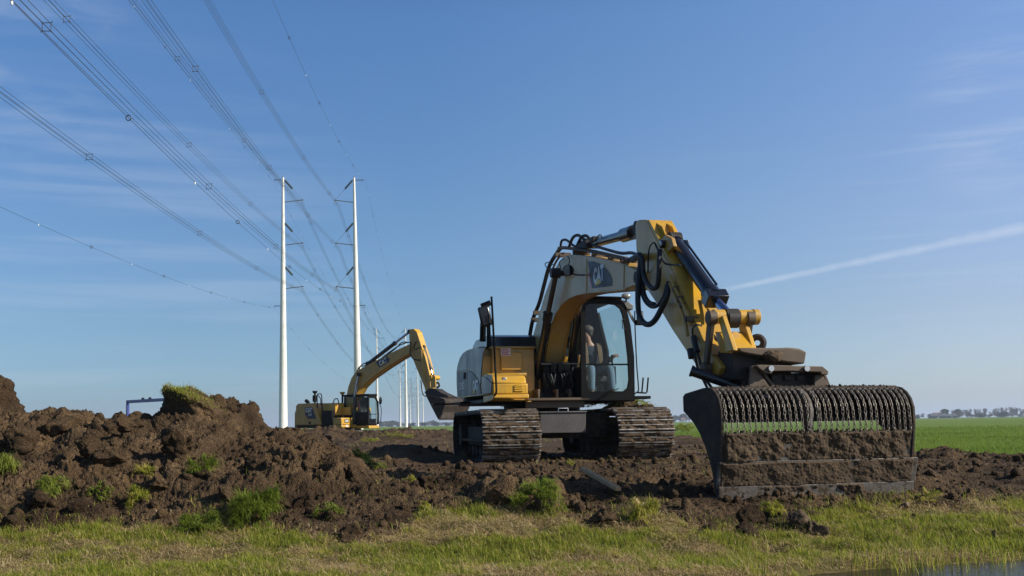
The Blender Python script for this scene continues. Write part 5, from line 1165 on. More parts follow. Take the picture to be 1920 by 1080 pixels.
ram(P2(793.5, 651, 0), P2(807.5, 693, 0), P2(811, 705, 0), .095, .055, ex2)
b = MB()
for l in (-.26, .2): b.prism([T2(*p, l) for p in [(806, 706), (812, 703), (816, 706), (817, 727), (808, 727)]], l, l+.06, 1)
f, z = T2(814, 708, 0); b.cyl((f, -.34, z), (f, .34, z), .12); b.build('bucket_link', 'yellow_bright', ex2, bevel=.01)
b = MB(); b.ring(P2(820, 722, 0), (0, 1, 0), .12, .05, 18, 8); b.build('lifting_ring', 'dark_steel', ex2)
b = MB(); b.prism([T2(*p, -.2) for p in [(797, 735), (806, 728), (818, 729), (828, 736), (842, 742), (841, 746), (824, 746), (800, 741)]], -.26, .28, 1); b.build('coupler', 'dark_steel', ex2, bevel=.02)
b = MB(); b.tube([P2(701, 668+16, -.1), P2(720, 668, -.1), P2(745, 650, -.15), P2(755, 645, -.2), P2(766, 642, -.25), P2(770, 646, -.33), P2(769, 660, -.35), P2(774, 672, -.35), P2(783, 675, -.3), P2(788, 675, -.22)], .03, 7, smooth=4)
b.tube([P2(690, 688, -.15), P2(715, 673, -.15), P2(740, 655, -.15), P2(752, 643, -.2), P2(762, 641, -.3)], .025, 7, smooth=4); b.tube([P2(673, 694, -.1), P2(678, 684, -.1), P2(690, 680, -.1), P2(705, 676, -.1)], .03, 7, smooth=4); b.tube([P2(669, 697, -.1), P2(674, 688, -.1), P2(683, 686, -.1), P2(695, 682, -.1)], .03, 7, smooth=4)
b.tube([P2(789, 713, -.25), P2(791, 730, -.3), P2(794, 741, -.3), P2(799, 743, -.3)], .025, 7, smooth=4); b.tube([P2(780, 640, -.24), P2(776, 650, -.24), P2(779, 655, -.24), P2(788, 650, -.24)], .02, 6, smooth=4); b.build('hose', 'rubber', boom2)
b = MB(); pb = [T2(*p, -.75) for p in [(798, 741), (824, 745), (832, 748), (835, 753), (834, 761), (829, 773), (823.5, 784), (824, 787.5), (821, 786), (810, 765)]]; b.prism(pb, -.75, -.70, 1); bk2 = b.build('bucket', 'dark_mud_steel', ex2, bevel=.01)
b = MB(); n_ = len(pb); 
for i in range(1, 7): b.prism([pb[i], pb[i+1], (pb[i+1][0]-.05, pb[i+1][1]-.01), (pb[i][0]-.05, pb[i][1]-.03)], -.70, 1.2, 1)
b.build('back_plate', 'dark_mud_steel', bk2); b = MB(); b.prism(pb, 1.2, 1.25, 1); b.build('side_plate', 'dark_mud_steel', bk2)
b = MB(); b.prism([pb[5], pb[6], (pb[6][0]+.04, pb[6][1]), (pb[5][0]+.04, pb[5][1])], -.70, 1.2, 1); b.build('wear_strip', 'mud_steel', bk2)
# cab
F2 = 1.75; c0 = TF2(690.5, 796, F2); c1 = TF2(710.5, 797, F2); ct = TF2(706, 743, F2)
ca0, ca1, cz0, cz1 = c0[0], c1[0], c0[1], ct[1]
b = MB(); inner2 = [(ca0+.10, cz0+.06), (ca1-.09, cz0+.06), (ca1-.06, cz0+.5), (ca1-.10, cz0+1.2), (ca1-.28, cz1-.1), (ca0+.10, cz1-.1)]
frame_ring(b, [(ca0, cz0), (ca1, cz0), (ca1+.02, cz0+.5), (ca1-.03, cz0+1.2), (ca1-.2, cz1), (ca0, cz1)], inner2, F2-.06, F2)
CB2 = F2-1.75
for f in (CB2, CB2+.75): b.bx(f, f+.10, ca0, ca0+.08, cz0, cz1); b.bx(f, f+.1, ca1-.2, ca1-.12, cz0, cz1)
b.bx(CB2, F2-.07, ca0, ca0+.05, cz0, cz0+.65); b.bx(CB2, F2-.07, ca0, ca1-.1, cz0-.05, cz0+.05); b.bx(CB2, F2-.07, ca1-.18, ca1-.12, cz0, cz0+.3); b.bx(CB2, CB2+.05, ca0, ca1-.1, cz0, cz1-.6)
b.bx(CB2+.3, CB2+.85, ca0+.35, ca0+.85, cz0+.3, cz0+.5); b.bx(CB2+.2, CB2+.36, ca0+.35, ca0+.85, cz0+.4, cz0+1.2)
cab2 = b.build('cab', 'black_paint', ex2, bevel=.015)
b = MB(); b.bx(CB2-.03, F2+.06, ca0-.02, ca1-.16, cz1+.003, cz1+.12); b.build('roof', 'black_paint', cab2, bevel=.03)
MB().add([(F2-.03, p[0], p[1]) for p in inner2], [tuple(range(6))]).build('windscreen', 'cab_glass', cab2, smooth=0)
MB().bx(F2-.05, F2-.02, ca0+.08, ca1-.07, cz0+.52, cz0+.55).build('window_bar', 'black_paint', cab2)
MB().add([(CB2+.1, ca0+.02, cz0+.65), (F2-.07, ca0+.02, cz0+.65), (F2-.07, ca0+.02, cz1-.05), (CB2+.1, ca0+.02, cz1-.05)], [(0, 1, 2, 3)]).build('boom_window', 'cab_glass', cab2, smooth=0)
MB().add([(F2-.55, ca1-.15, cz0+.3), (F2-.07, ca1-.15, cz0+.3), (F2-.07, ca1-.15, cz1-.05), (F2-.55, ca1-.15, cz1-.05)], [(0, 1, 2, 3)]).build('side_window', 'side_glass', cab2, smooth=0)
MB().bx(CB2+.1, F2-.56, ca1-.17, ca1-.14, cz0+.02, cz1-.02).build('side_panel', 'black_paint', cab2)
b = MB(); b.bx(F2-1.6, F2+.02, ca0+.02, ca1, cz0-.20, cz0-.055); b.build('cab_sill', 'yellow_bright', cab2, bevel=.02)
f, l, z = P2(712, 751, ca1); b = MB(); b.ball((F2+.1, ca1+.03, TF2(712, 751, F2+.1)[1]), (.06, .10, .2), 10, 8); b.tube([(F2, ca1-.05, cz1-.3), (F2+.1, ca1+.02, cz1-.32)], .02, 6); b.build('mirror', 'black_paint', cab2)
b = MB(); b.tube([(F2+.03, ca1+.0, cz1-.35), (F2+.1, ca1+.08, cz0+.8), (F2+.06, ca1+.06, cz0+.1)], .018, 6, smooth=5); b.build('grab_rail', 'black_paint', cab2)
b = MB()
for k in range(7): b.tube([(.9, -.35+.12*k, zb+.2), (1.3+.05*(k % 3), -.35+.11*k, zb+.5), (1.15, -.3+.1*k, zb+1.0), (.9, -.25+.08*k, zb+1.1)], .03, 6, smooth=4)
b.build('hose', 'rubber', ex2)
b = MB()
for k, (x, y) in enumerate(((671, 757), (673.5, 762), (679, 767), (680, 773), (671, 774))): f, l, z = P2(x, y, -.30 if k < 2 else .25); b.tube([(f, l, z-.12), (f+.03, l, z+.14)], .04, 6)
b.build('hose_sleeve', 'decal_red', ex2)
b = MB(); b.bx(.7, 1.2, -.3, .35, zb+.2, zb+.7); b.build('control_valve', 'black_paint', ex2, bevel=.02)

# ------------------------------------------------------------------ power line
LH = 60.0
ax = Vector((-.0764, .99708, 0)); pp = Vector((.99708, .0764, 0))
def line_c(D): return Vector((-27.05-.0768*D, D, 0))
HALF = 8.75; ARM = 4.55
CLAMP = (54.6, 44.3, 33.9); LOWE = 29.3
def make_pylon(sg, root):
    """slender tapered steel pole; sg = side its arms point to"""
    b = MB(); n = 24; hs = [0, .25, 15, 30, 45, LH]; rs = [1.15, 1.02, .86, .66, .46, .25]
    rings = [[(r*math.cos(2*math.pi*i/n), r*math.sin(2*math.pi*i/n), h) for i in range(n)] for h, r in zip(hs, rs)]
    b.loft(rings); sh = b.build('shaft', 'pole_white', root, smooth=60)
    b = MB(); b.cyl((0, 0, LH), (0, 0, LH+.25), .12, n=10); b.build('cap', 'arm_grey', sh)
    for zc in CLAMP:
        tip = Vector((sg*ARM, 0, zc)); top_ = Vector((sg*.35, 0, zc+4.8))
        b = MB(); b.tube([(sg*.3, 0, zc-.55), tip], .11, 7); b.tube([top_.lerp(tip, .45), tip], .035, 6); b.bx(sg*ARM-.2, sg*ARM+.2, -.12, .12, zc-.18, zc+.12)
        am = b.build('arm', 'arm_grey', root)
        b = MB(); d = tip-top_; b.tube([top_, top_+d*.44], .15, 7)
        for k in range(16): q = top_+d*(.04+.40*k/16); b.cyl(q, q+d*.014, .26, n=10)
        b.build('insulator', 'insulator_green', am)
        b = MB(); b.tube([(sg*ARM, 0, zc-.1), (sg*ARM, 0, zc-.9)], .03, 5); b.ring((sg*ARM, 0, zc-.85), (0, 1, 0), .38, .03, 14, 5); b.build('clamp', 'arm_grey', am)
    for z in (LH-.6, LOWE):
        MB().tube([(-sg*.2, 0, z), (-sg*2.1, 0, z)], .09, 7).tube([(-sg*2.05, 0, z), (-sg*2.05, 0, z-.5)], .03, 5).build('earth_arm', 'insulator_green', root)
LEAN = {(1, 0): R(0.05), (1, 1): R(-0.7)}; SAG = 7.9; WIRE_R = 0.02
DS = [-146.0, 234.0, 605.0, 993.0, 1370.0]
first = {}
def place_pylon(sg, loc, rz, label, group, lean=0.0, sc=1.0):
    r = empty('pylon', loc, rz)
    if sg not in first: make_pylon(sg, r); first[sg] = r
    else:
        for ch in list(first[sg].children): copy_tree(ch, r)
    r.rotation_euler = (0, lean, rz); r.scale = (sc, sc, sc)
    tag(r, label, 'power pylon', group)
rzl = math.atan2(pp.y, pp.x)
names = ['nearest', 'second nearest', 'third nearest', 'far']
lab = {(1, 0): 'tall white tubular pylon, left of the nearest pair, left of the far excavator', (1, 1): 'tall white tubular pylon, right of the nearest pair, behind the far excavator boom',
       (2, 0): 'white power pylon of the second pair, behind the cab of the far excavator', (2, 1): 'white power pylon of the second pair, behind the stick of the far excavator',
       (3, 0): 'slim white pylon, left of the third pair, right of the far excavator cab', (3, 1): 'slim white power pylon of the third pair, right one, under the far excavator arm',
       (4, 0): 'thin distant pylon, left of the fourth pair down the line', (4, 1): 'thin distant pylon, right of the fourth pair down the line'}
for i in (1, 2, 3, 4):
    for k, sg in ((0, 1), (1, -1)):
        place_pylon(sg, line_c(DS[i])+pp*(-sg*HALF), rzl, lab[(i, k)], 'tubular power pylons', LEAN[(i, k)] if (i, k) in LEAN else 0.0)
# same kind of line far off on the right
for (xa, xb, yt, yb_) in ((1251.5, 1264, 740.5, 786.5), (1735.5, 1742.5, 759, 782.3), (1779.5, 1787, 760.5, 782), (1819, 1826, 762, 781.5), (1855, 1862, 763, 781)):
    D = LH*FPX/(yb_-yt)
    for k, (x, sg) in enumerate(((xa, 1), (xb, -1))):
        g = at(x, yb_, D); place_pylon(sg, (g.x, g.y, 0), 0.0, 'faint far pylon, %s of a pair %s' % (('left', 'right')[k], 'beside the chain bucket on the horizon' if x < 1300 else 'above the far barn' if x < 1745 else 'behind the dark evergreen trees' if x < 1790 else 'amid the bare tree row' if x < 1830 else 'at the right end of the horizon'), 'faint pylons on the horizon')
# conductors
def span_pts(A, B, sag, n):
    return [A.lerp(B, t)-Vector((0, 0, 4*sag*t*(1-t))) for t in [k/n for k in range(n+1)]]
def wire_obj(name, paths, r, mat, parent, n=5):
    b = MB()
    for p in paths: b.tube(p, r, n)
    return b.build(name, mat, parent, smooth=80)
spm = None
zlab = ('top', 'middle', 'lowest')
for sg in (1, -1):
    for zi, zc in enumerate(CLAMP):
        root = empty('conductor_bundle', line_c(DS[1])+pp*(-sg*HALF+sg*ARM)+Vector((0, 0, zc-1.0)))
        tag(root, 'bundle of four dark power cables on the %s arms of the %s pylon row' % (zlab[zi], 'left' if sg == 1 else 'right'), 'power cable', 'conductor bundles overhead')
        base = root.location
        SG1 = {(1, 0): 9.0, (1, 1): 7.8, (1, 2): 7.9, (-1, 0): 10.3, (-1, 1): 8.6, (-1, 2): 8.4}[(sg, zi)]
        SP = []
        for i in range(4):
            A = line_c(DS[i])+pp*(-sg*HALF+sg*ARM)+Vector((0, 0, zc-1.0)); B = line_c(DS[i+1])+pp*(-sg*HALF+sg*ARM)+Vector((0, 0, zc-1.0)); SP.append((A, B))
        for dx, dz in ((-.22, .22), (.22, .22), (-.22, -.22), (.22, -.22)):
            pts = []
            for i, (A, B) in enumerate(SP): pts += [p+pp*dx+Vector((0, 0, dz))-base for p in span_pts(A, B, SG1 if i == 0 else SAG, 90 if i == 0 else 40)][0 if i == 0 else 1:]
            wire_obj('wire', [pts], WIRE_R, 'wire_metal', root)
        off = (zi*.23+(0 if sg == 1 else .4)) % 1
        for i, (A, B) in enumerate(SP[:3]):
            ns = 9 if i == 0 else 7
            for k in range(ns):
                t = (k+.3+off*.6)/ns; p = A.lerp(B, t)-Vector((0, 0, 4*(SG1 if i == 0 else SAG)*t*(1-t)))-base
                if spm is None:
                    b = MB()
                    for s1 in (-.25, .25):
                        b.tube([(s1, 0, -.27), (s1, 0, .27)], .024, 5); b.tube([(-.27, 0, s1), (.27, 0, s1)], .024, 5)
                    for a_, c_ in ((-1, -1), (-1, 1), (1, -1), (1, 1)): b.tube([(a_*.25, 0, c_*.25), (a_*.34, 0, c_*.34)], .03, 5)
                    o = b.build('spacer', 'wire_metal', root); spm = o.data
                else: o = bpy.data.objects.new('spacer', spm); COL.objects.link(o); o.parent = root
                o.location = p; o.rotation_euler = (0, 0, rzl)
mkm = None
for sg in (1, -1):
    for zi, (ze, sag0) in enumerate(((LH-1.1, 5.5 if sg == 1 else 16.0), (LOWE-.5, 9.0 if sg == 1 else 11.6))):
        root = empty('earth_wire', line_c(DS[1])+pp*(-sg*(HALF+2.05))+Vector((0, 0, ze)))
        tag(root, 'thin wire with small bird markers at the %s outer arms, %s pylon row' % (('top', 'lower')[zi], 'left' if sg == 1 else 'right'), 'wire', 'thin marker wires')
        base = root.location; pts = []
        for i in range(4):
            A = line_c(DS[i])+pp*(-sg*(HALF+2.05))+Vector((0, 0, ze)); B = line_c(DS[i+1])+pp*(-sg*(HALF+2.05))+Vector((0, 0, ze))
            sag = sag0 if i == 0 else 8.0
            sp_ = span_pts(A, B, sag, 90 if i == 0 else 40); pts += [p-base for p in sp_][0 if i == 0 else 1:]
            if i < 2:
                nm = 26 if i == 0 else 20
                for k in range(nm):
                    t = (k+.5)/nm; p = A.lerp(B, t)-Vector((0, 0, 4*sag*t*(1-t)))-base
                    if mkm is None:
                        mkm = {}
                        for mt in ('wire_metal', 'marker_white'):
                            b = MB()
                            if mt == 'wire_metal': b.ring((0, 0, 0), (0, 1, 0), .14, .03, 12, 5)
                            else: b.cyl((0, 0, -.14), (0, 0, 0), .05, n=8)
                            o_ = b.build('marker', mt, root); mkm[mt] = o_.data; o_.location = p; first_done = mt
                        continue
                    o = bpy.data.objects.new('marker', mkm['wire_metal' if k % 2 else 'marker_white']); COL.objects.link(o); o.parent = root; o.location = p; o.rotation_euler = (0, 0, rzl)
        wire_obj('wire', [pts], WIRE_R*.8, 'wire_metal', root)
# old lattice pylons further off
lat = None
def lattice(loc, H, label):
    global lat
    r = empty('lattice_pylon', loc)
    tag(r, label, 'power pylon', 'lattice pylons in the distance')
    if lat: 
        for ch in list(lat.children): copy_tree(ch, r)
    else:
        b = MB(); n = 9
        for i in range(n):
            z0, z1 = 60*i/n, 60*(i+1)/n; w0, w1 = 2.3*(1-i/n)+.45, 2.3*(1-(i+1)/n)+.45
            c0_ = [(-w0, -w0, z0), (w0, -w0, z0), (w0, w0, z0), (-w0, w0, z0)]; c1_ = [(-w1, -w1, z1), (w1, -w1, z1), (w1, w1, z1), (-w1, w1, z1)]
            for k in range(4):
                b.tube([c0_[k], c1_[k]], .24, 4); b.tube([c0_[k], c1_[(k+1) % 4]], .14, 4); b.tube([c0_[(k+1) % 4], c1_[k]], .14, 4)
        b.build('mast', 'lattice_grey', r, smooth=0)
        for z, w in ((46, 8.5), (37, 8.5), (28, 8.5)):
            b = MB(); 
            for s in (-1, 1): b.tube([(0, -.7, z), (s*w, 0, z)], .22, 4); b.tube([(0, .7, z), (s*w, 0, z)], .22, 4); b.tube([(0, 0, z+2.2), (s*w, 0, z)], .16, 4); b.tube([(s*w, 0, z), (s*w, 0, z-2.5)], .12, 4)
            b.build('crossarm', 'lattice_grey', r, smooth=0)
        lat = r
    r.scale = (H/60,)*3; r.rotation_euler = (0, 0, .1)
g = at(771.3, 801, 1150); lattice((g.x, g.y, 0), 56.5, 'grey lattice pylon with three crossarms left of the thin white pylons')
g = at(783.2, 801, 1500); lattice((g.x, g.y, 0), 62, 'grey lattice pylon with three crossarms just right of a thin white pylon')
# ------------------------------------------------------------------ horizon: trees and farm buildings
def crown_mesh(name, n, H, Wd, kind, seed):
    rs = np.random.default_rng(seed); V = []; tint = []
    k = rs.integers(6, 9); cl = []
    for i in range(k):
        a = rs.uniform(0, 6.28); q = rs.uniform(0, .55); cl.append((math.cos(a)*q*Wd/2, math.sin(a)*q*Wd/2, H*(rs.uniform(.30, .80) if kind == 'bare' else rs.uniform(.16, .78)), Wd*rs.uniform(.24, .40), H*rs.uniform(.15, .25)))
    for i in range(n):
        c = cl[rs.integers(k)]; d = rs.normal(size=3); d /= np.linalg.norm(d); q = rs.uniform(0.1, 1)**.45
        p = np.array([c[0]+d[0]*c[3]*q, c[1]+d[1]*c[3]*q, c[2]+d[2]*c[4]*q])
        s = (rs.uniform(.25, .55) if kind == 'bare' else rs.uniform(.35, .8))*Wd/6
        if kind == 'bare': u_ = np.array([d[0]*.6, d[1]*.6, 1.0])+rs.normal(size=3)*.45; wd = .28
        else: u_ = rs.normal(size=3); wd = .75
        u_ /= np.linalg.norm(u_); v_ = np.cross(u_, rs.normal(size=3)); v_ /= np.linalg.norm(v_)
        V += [p-u_*s-v_*s*wd*.5, p-u_*s*.2+v_*s*wd, p+u_*s, p+u_*s*.2-v_*s*wd]; tint += [rs.uniform()]*4
    V = np.array(V); F = np.arange(len(V)).reshape(-1, 4)
    me = np_mesh(name, V, [F], 'bare_twigs' if kind == 'bare' else 'green_leaves', attrs={'tint': tint})
    data = me.data; bpy.data.objects.remove(me); return data
def trunk_mesh(H, Wd, seed):
    rd = random.Random(seed); b = MB(); b.tube([(0, 0, -.2), (.1, 0, H*.3), (0, .1, H*.62)], [Wd*.035, Wd*.028, Wd*.012], 6)
    for k in range(6):
        a = rd.uniform(0, 6.28); z = H*rd.uniform(.25, .5); q = Wd*rd.uniform(.2, .38); b.tube([(0.05, 0, z), (math.cos(a)*q*.5, math.sin(a)*q*.5, z+H*.16), (math.cos(a)*q, math.sin(a)*q, z+H*.30)], [Wd*.016, Wd*.011, Wd*.005], 4)
    o = b.build('trunk', 'bark'); d = o.data; bpy.data.objects.remove(o); return d
PROTO = {k: [(crown_mesh('crown', 620 if k == 'bare' else 700, 10, 7, k, 10+i), trunk_mesh(10, 7, 3+i)) for i in range(4)] for k in ('bare', 'leafy')}
def tree(px, py_top, wpx, D, kind, i, label, group, ybase=None):
    g = at(px, 790, D); H = at(px, py_top, D).z
    r = empty('tree', (g.x, g.y, 0), (i*2.4) % 6.28); c, t_ = PROTO[kind][i % 4]
    for nm, d in (('crown', c), ('trunk', t_)):
        o = bpy.data.objects.new(nm, d); COL.objects.link(o); o.parent = r
    w = wpx/FPX*D/7*1.3; r.scale = (w, w, H/9.2)
    tag(r, label, 'tree', group)
RIGHT = [(1714, 776, 9), (1722, 777, 7), (1731, 775, 8), (1741, 777, 7), (1764, 773, 7), (1772, 767.5, 15, 1), (1788, 769, 9), (1797, 766.8, 13, 1), (1805, 768, 10), (1812, 768.5, 8), (1819, 767, 9), (1829, 766.5, 6), (1836, 766.5, 8), (1848, 765.7, 10), (1858, 772, 7), (1866, 766, 7), (1872, 765, 7), (1879, 764, 7), (1886, 764.5, 8), (1896, 762.8, 9), (1902, 763.5, 8), (1908, 765, 7), (1915, 765, 6), (1922, 766, 7), (1930, 765, 8), (1941, 767, 9), (1955, 766, 8), (1970, 768, 9), (1985, 766, 10)]
RB = [(1716, 779, 16), (1800, 774, 16), (1815, 775, 16), (1838, 774, 18), (1856, 777, 14), (1870, 774, 18), (1884, 772, 20), (1898, 774, 18), (1912, 776.5, 16), (1930, 776, 16), (1822, 777, 16), (1790, 777, 18)]
for i, e in enumerate(RIGHT):
    x, y, w = e[:3]; k = 'leafy' if len(e) > 3 else 'bare'
    if k == 'leafy': lb = 'dark round evergreen tree %s' % ('behind the left end of the far barn roof' if x < 1780 else 'standing at the right end of the far barns')
    else: lb = 'bare leafless tree in the row on the right horizon beyond the field'
    tree(x, y, w, 880+(i*37) % 90, k, i, lb, 'bare trees on the right horizon' if k == 'bare' else 'evergreens by the far barns')
for i, (x, y, w) in enumerate(RB): tree(x, y, w, 860+(i*23) % 40, 'leafy' if i % 3 == 0 else 'bare', i+1, 'low bushy tree under the bare tree row on the right horizon', 'low bushes on the right horizon')
LEFT = [(700, 792, 10), (706, 791, 9), (716, 790.5, 10), (722, 789.5, 9), (729, 789.5, 10), (736, 788.8, 10), (742, 789.5, 9), (750, 791, 9), (757, 793, 8), (766, 794, 8), (775, 792.5, 9), (788, 792, 9), (795, 791.5, 9), (805, 790, 9), (812, 788.5, 11), (820, 791.5, 9), (828, 791.5, 8), (836, 792, 10), (846, 791, 10), (856, 792, 10), (868, 791, 11), (880, 790, 11), (893, 790, 11)]
for i, (x, y, w) in enumerate(LEFT):
    tree(x, y, w*1.3, 1080+(i*31) % 90, 'leafy' if i % 5 in (0, 2, 4) else 'bare', i, 'small far tree in the hazy tree line behind the far excavator', 'far tree line behind the far excavator')
MID = [(1235, 782, 10), (1245, 781, 10), (1256, 780, 9), (1266, 779, 9), (1274, 779, 8), (1283, 775.5, 12), (1292, 777, 10), (1303, 777, 11), (1316, 778, 11), (1330, 779, 10)]
for i, (x, y, w) in enumerate(MID): tree(x, y, w*1.2, 1200+(i*29) % 70, 'leafy' if i % 2 else 'bare', i+2, 'tiny far tree on the horizon between crawler track and chain bucket', 'far trees beside the chain bucket')
def barn(px0, px1, y_eave, y_ridge, D, label, roofmat, wallmat, depth=9):
    a, c = at(px0, y_eave, D), at(px1, y_eave, D); ze = a.z; zr = at(px0, y_ridge, D).z; w = c.x-a.x
    r = empty('barn', ((a.x+c.x)/2, D, 0), -.12); tag(r, label, 'barn')
    h = w/2; b = MB(); b.prism([(-depth/2, 0), (depth/2, 0), (depth/2, ze), (0, zr-.15), (-depth/2, ze)], -h, h, 0); wl_ = b.build('wall', wallmat, r)
    b = MB()
    for s in (-1, 1): b.add([(-h-.3, s*(depth/2+.4), ze-.15), (h+.3, s*(depth/2+.4), ze-.15), (h+.3, 0, zr), (-h-.3, 0, zr), (-h-.3, s*(depth/2+.4), ze+.05), (h+.3, s*(depth/2+.4), ze+.05), (h+.3, 0, zr+.2), (-h-.3, 0, zr+.2)], [(0, 1, 2, 3), (4, 5, 6, 7), (0, 1, 5, 4), (1, 2, 6, 5), (2, 3, 7, 6), (3, 0, 4, 7)])
    b.build('roof', roofmat, r, smooth=0)
    b = MB(); b.bx(-h*.2, h*.05, -depth/2-.06, -depth/2-.01, 0, ze*.8); b.build('door', 'barn_white' if wallmat == 'barn_wall' else 'barn_wall', r)
barn(1744, 1771, 780.2, 776, 850, 'long low barn with grey roof on the right horizon', 'barn_roof', 'barn_wall')
barn(1774, 1791, 780, 776.4, 865, 'shorter grey roofed barn beside the dark evergreen', 'barn_roof', 'barn_wall')
barn(1750, 1762, 777.5, 774, 960, 'small house with reddish roof behind the long barn', 'roof_red', 'barn_white')
barn(1914, 1935, 781, 778.5, 845, 'pale shed at the right edge of the horizon', 'barn_roof', 'barn_white')
barn(1277, 1284, 786, 783.6, 1190, 'tiny pale house on the horizon left of the chain bucket', 'roof_red', 'barn_white')

# ------------------------------------------------------------------ blue trailer half hidden behind the heap
A0, A1 = at(239.5, 755, 46.0), at(352, 744.0, 42.2); A0.z = A1.z = (A0.z+A1.z)/2
ang = math.atan2(A1.y-A0.y, A1.x-A0.x); W_ = (A1.xy-A0.xy).length
tr_ = empty('trailer', (A0.x, A0.y, 0), ang); tag(tr_, 'blue flat trailer with an open head frame, mostly hidden behind the soil heap', 'trailer')
zt_ = A0.z; zd = at(262, 783, 44.5).z
b = MB(); b.bx(-.06, .06, -.06, .06, zd, zt_+.06); b.bx(.062, W_, -.06, .06, zt_-.08, zt_+.06); b.bx(W_+.002, W_+.12, -.06, .06, zd, zt_+.06); b.build('head_frame', 'blue_paint', tr_, bevel=.015)
b = MB(); b.bx(-.3, W_+.2, .08, 2.4, zd-.30, zd); b.bx(-.3, W_+.2, -.06, .078, zd-.45, zd-.0); b.build('deck', 'blue_paint', tr_, bevel=.02)
b = MB()
for x in (W_*.27, W_*.39): b.ball((x, 0, zt_+.09), (.11, .06, .05), 10, 6)
b.build('marker_lamp', 'dark_steel', tr_)
b = MB()
for x in (-.12, .95): b.ball((x, .1, zd+.04), (.13, .10, .12), 10, 7)
b.build('work_lamp', 'panel_grey', tr_)
for x in (.25, W_-.3):
    for y in (1.0, 2.0): MB().cyl((x-.16, y, .48), (x+.16, y, .48), .48, n=24).build('wheel', 'rubber', tr_, bevel=.04)
MB().bx(W_/2-.1, W_/2+.1, -1.5, -.1, zd-.4, zd-.25).build('drawbar', 'blue_paint', tr_, bevel=.01)

# ------------------------------------------------------------------ clods, stones, plank
def cut_faces(W2, seed, n=10, lo=.42, hi=.80):
    """slice flat facets off a lump so it reads as broken soil"""
    rs = np.random.default_rng(seed); W2 = W2.copy()
    for i in range(n):
        q = rs.normal(size=3); q /= np.linalg.norm(q); s_ = W2 @ q; W2 -= np.maximum(0, s_-rs.uniform(lo, hi)*np.abs(s_).max())[:, None]*q*.93
    return W2
def clod_variants(n, seed):
    out = []
    for i in range(n):
        bm = bmesh.new(); bmesh.ops.create_icosphere(bm, subdivisions=2, radius=1)
        V = np.array([v.co[:] for v in bm.verts]); F = np.array([[v.index for v in f.verts] for f in bm.faces]); bm.free()
        d = 0.72+0.75*(fbm(V*1.3+i*7.1, 3, seed+i)-.2)-0.25*worley(V*1.6+i*3.7, seed+i)
        V = cut_faces(V*d[:, None], seed+i*13, 7)*np.array([1.1, .95, .8]); out.append((V, F))
    return out
CV = clod_variants(10, 300)
def rot_mats(n):
    q = rng.normal(size=(n, 4)); q /= np.linalg.norm(q, axis=1, keepdims=True); w, x, y, z = q.T
    return np.stack([1-2*(y*y+z*z), 2*(x*y-z*w), 2*(x*z+y*w), 2*(x*y+z*w), 1-2*(x*x+z*z), 2*(y*z-x*w), 2*(x*z-y*w), 2*(y*z+x*w), 1-2*(x*x+y*y)], -1).reshape(n, 3, 3)
N = 14000
yy = np.exp(rng.uniform(math.log(8.3), math.log(24), N)); uu = rng.uniform(-.56, .56, N); xx = uu*yy
fr_m, bk_m = raw_masks(xx, yy)
r = 0.010*(1+rng.pareto(2.0, N)); r = np.clip(r, .010, .075)
r = np.where(rng.uniform(size=N) < .012, rng.uniform(.06, .11, N), r)
keep = (bk_m > -.05) & ((fr_m > 0.02) | ((fr_m > -.45) & (rng.uniform(size=N) < np.exp(np.minimum(fr_m, 0)*9)*.5) & (r < .06)))
xx, yy, r = xx[keep], yy[keep], r[keep]; gz, _ = ground_at(xx, yy); n = len(xx)
RM = rot_mats(n); Vs, Fs, o = [], [], 0
for i in range(n):
    v, f = CV[i % 10]; Vs.append(v @ RM[i].T*r[i]+np.array([xx[i], yy[i], gz[i]+r[i]*.25])); Fs.append(f+o); o += len(v)
tag(np_mesh('soil_clods', np.concatenate(Vs), [np.concatenate(Fs)], 'soil', smooth=False), 'loose crumbs and clods of dark soil scattered over the dug ground', 'soil clods', kind='stuff')
def big_clod(px, py, size, label, mat='rock', name='clod', sink=.2, v=0, squash=(1, 1, 1), rot=0):
    g = ground_hit(px, py); V, F = CV[v % 10]; 
    bm = bmesh.new(); bmesh.ops.create_icosphere(bm, subdivisions=4, radius=1); W2 = np.array([q.co[:] for q in bm.verts]); F2_ = np.array([[q.index for q in f.verts] for f in bm.faces]); bm.free()
    dd = .8+.8*(fbm(W2*1.2+v*5, 3, 500+v)-.5)-.30*(worley(W2*1.7+v, 520+v)-.5)+.16*(fbm(W2*5, 4, 540+v)-.5)-.20*(worley(W2*3.6+v, 560+v)-.5)-.10*(worley(W2*8+v, 580+v)-.5)
    W2 = cut_faces(W2, 900+v*7, 11)*1.25
    W2 = W2*dd[:, None]*np.array(squash)*size
    o_ = np_mesh(name, W2, [F2_], mat, smooth=True); o_.location = (g.x, g.y, g.z+size*squash[2]*(.6-sink)); o_.rotation_euler = (0, 0, rot); tag(o_, label, 'clod', 'large clods on the ground'); return o_
big_clod(1497, 990, .115, 'brown dry clod with sharp edges at the foot of the chain bucket, left of two', 'mud', v=1, rot=.4, squash=(1, .8, .8))
big_clod(1527, 1000, .125, 'brown dry clod resting on the grass, right of two below the chain bucket', 'mud', v=2, rot=1.2, squash=(1.1, .8, .7))
big_clod(1408, 985, .13, 'dark wet clod pushed up before the left end of the chain bucket', 'soil', v=3, squash=(1, .8, .9))
big_clod(935, 945, .15, 'tall brown lump of soil standing left of the grassy sod', 'soil', v=4, squash=(.8, .8, 1.1))
big_clod(1135, 985, .12, 'rounded brown clod at the grass edge right of the grassy sod', 'soil', v=5, squash=(1.2, .9, .75))
big_clod(655, 1010, .13, 'dark crumbly clod rolled onto the grass at the foot of the heap', 'soil', v=6, squash=(1.2, .9, .7))
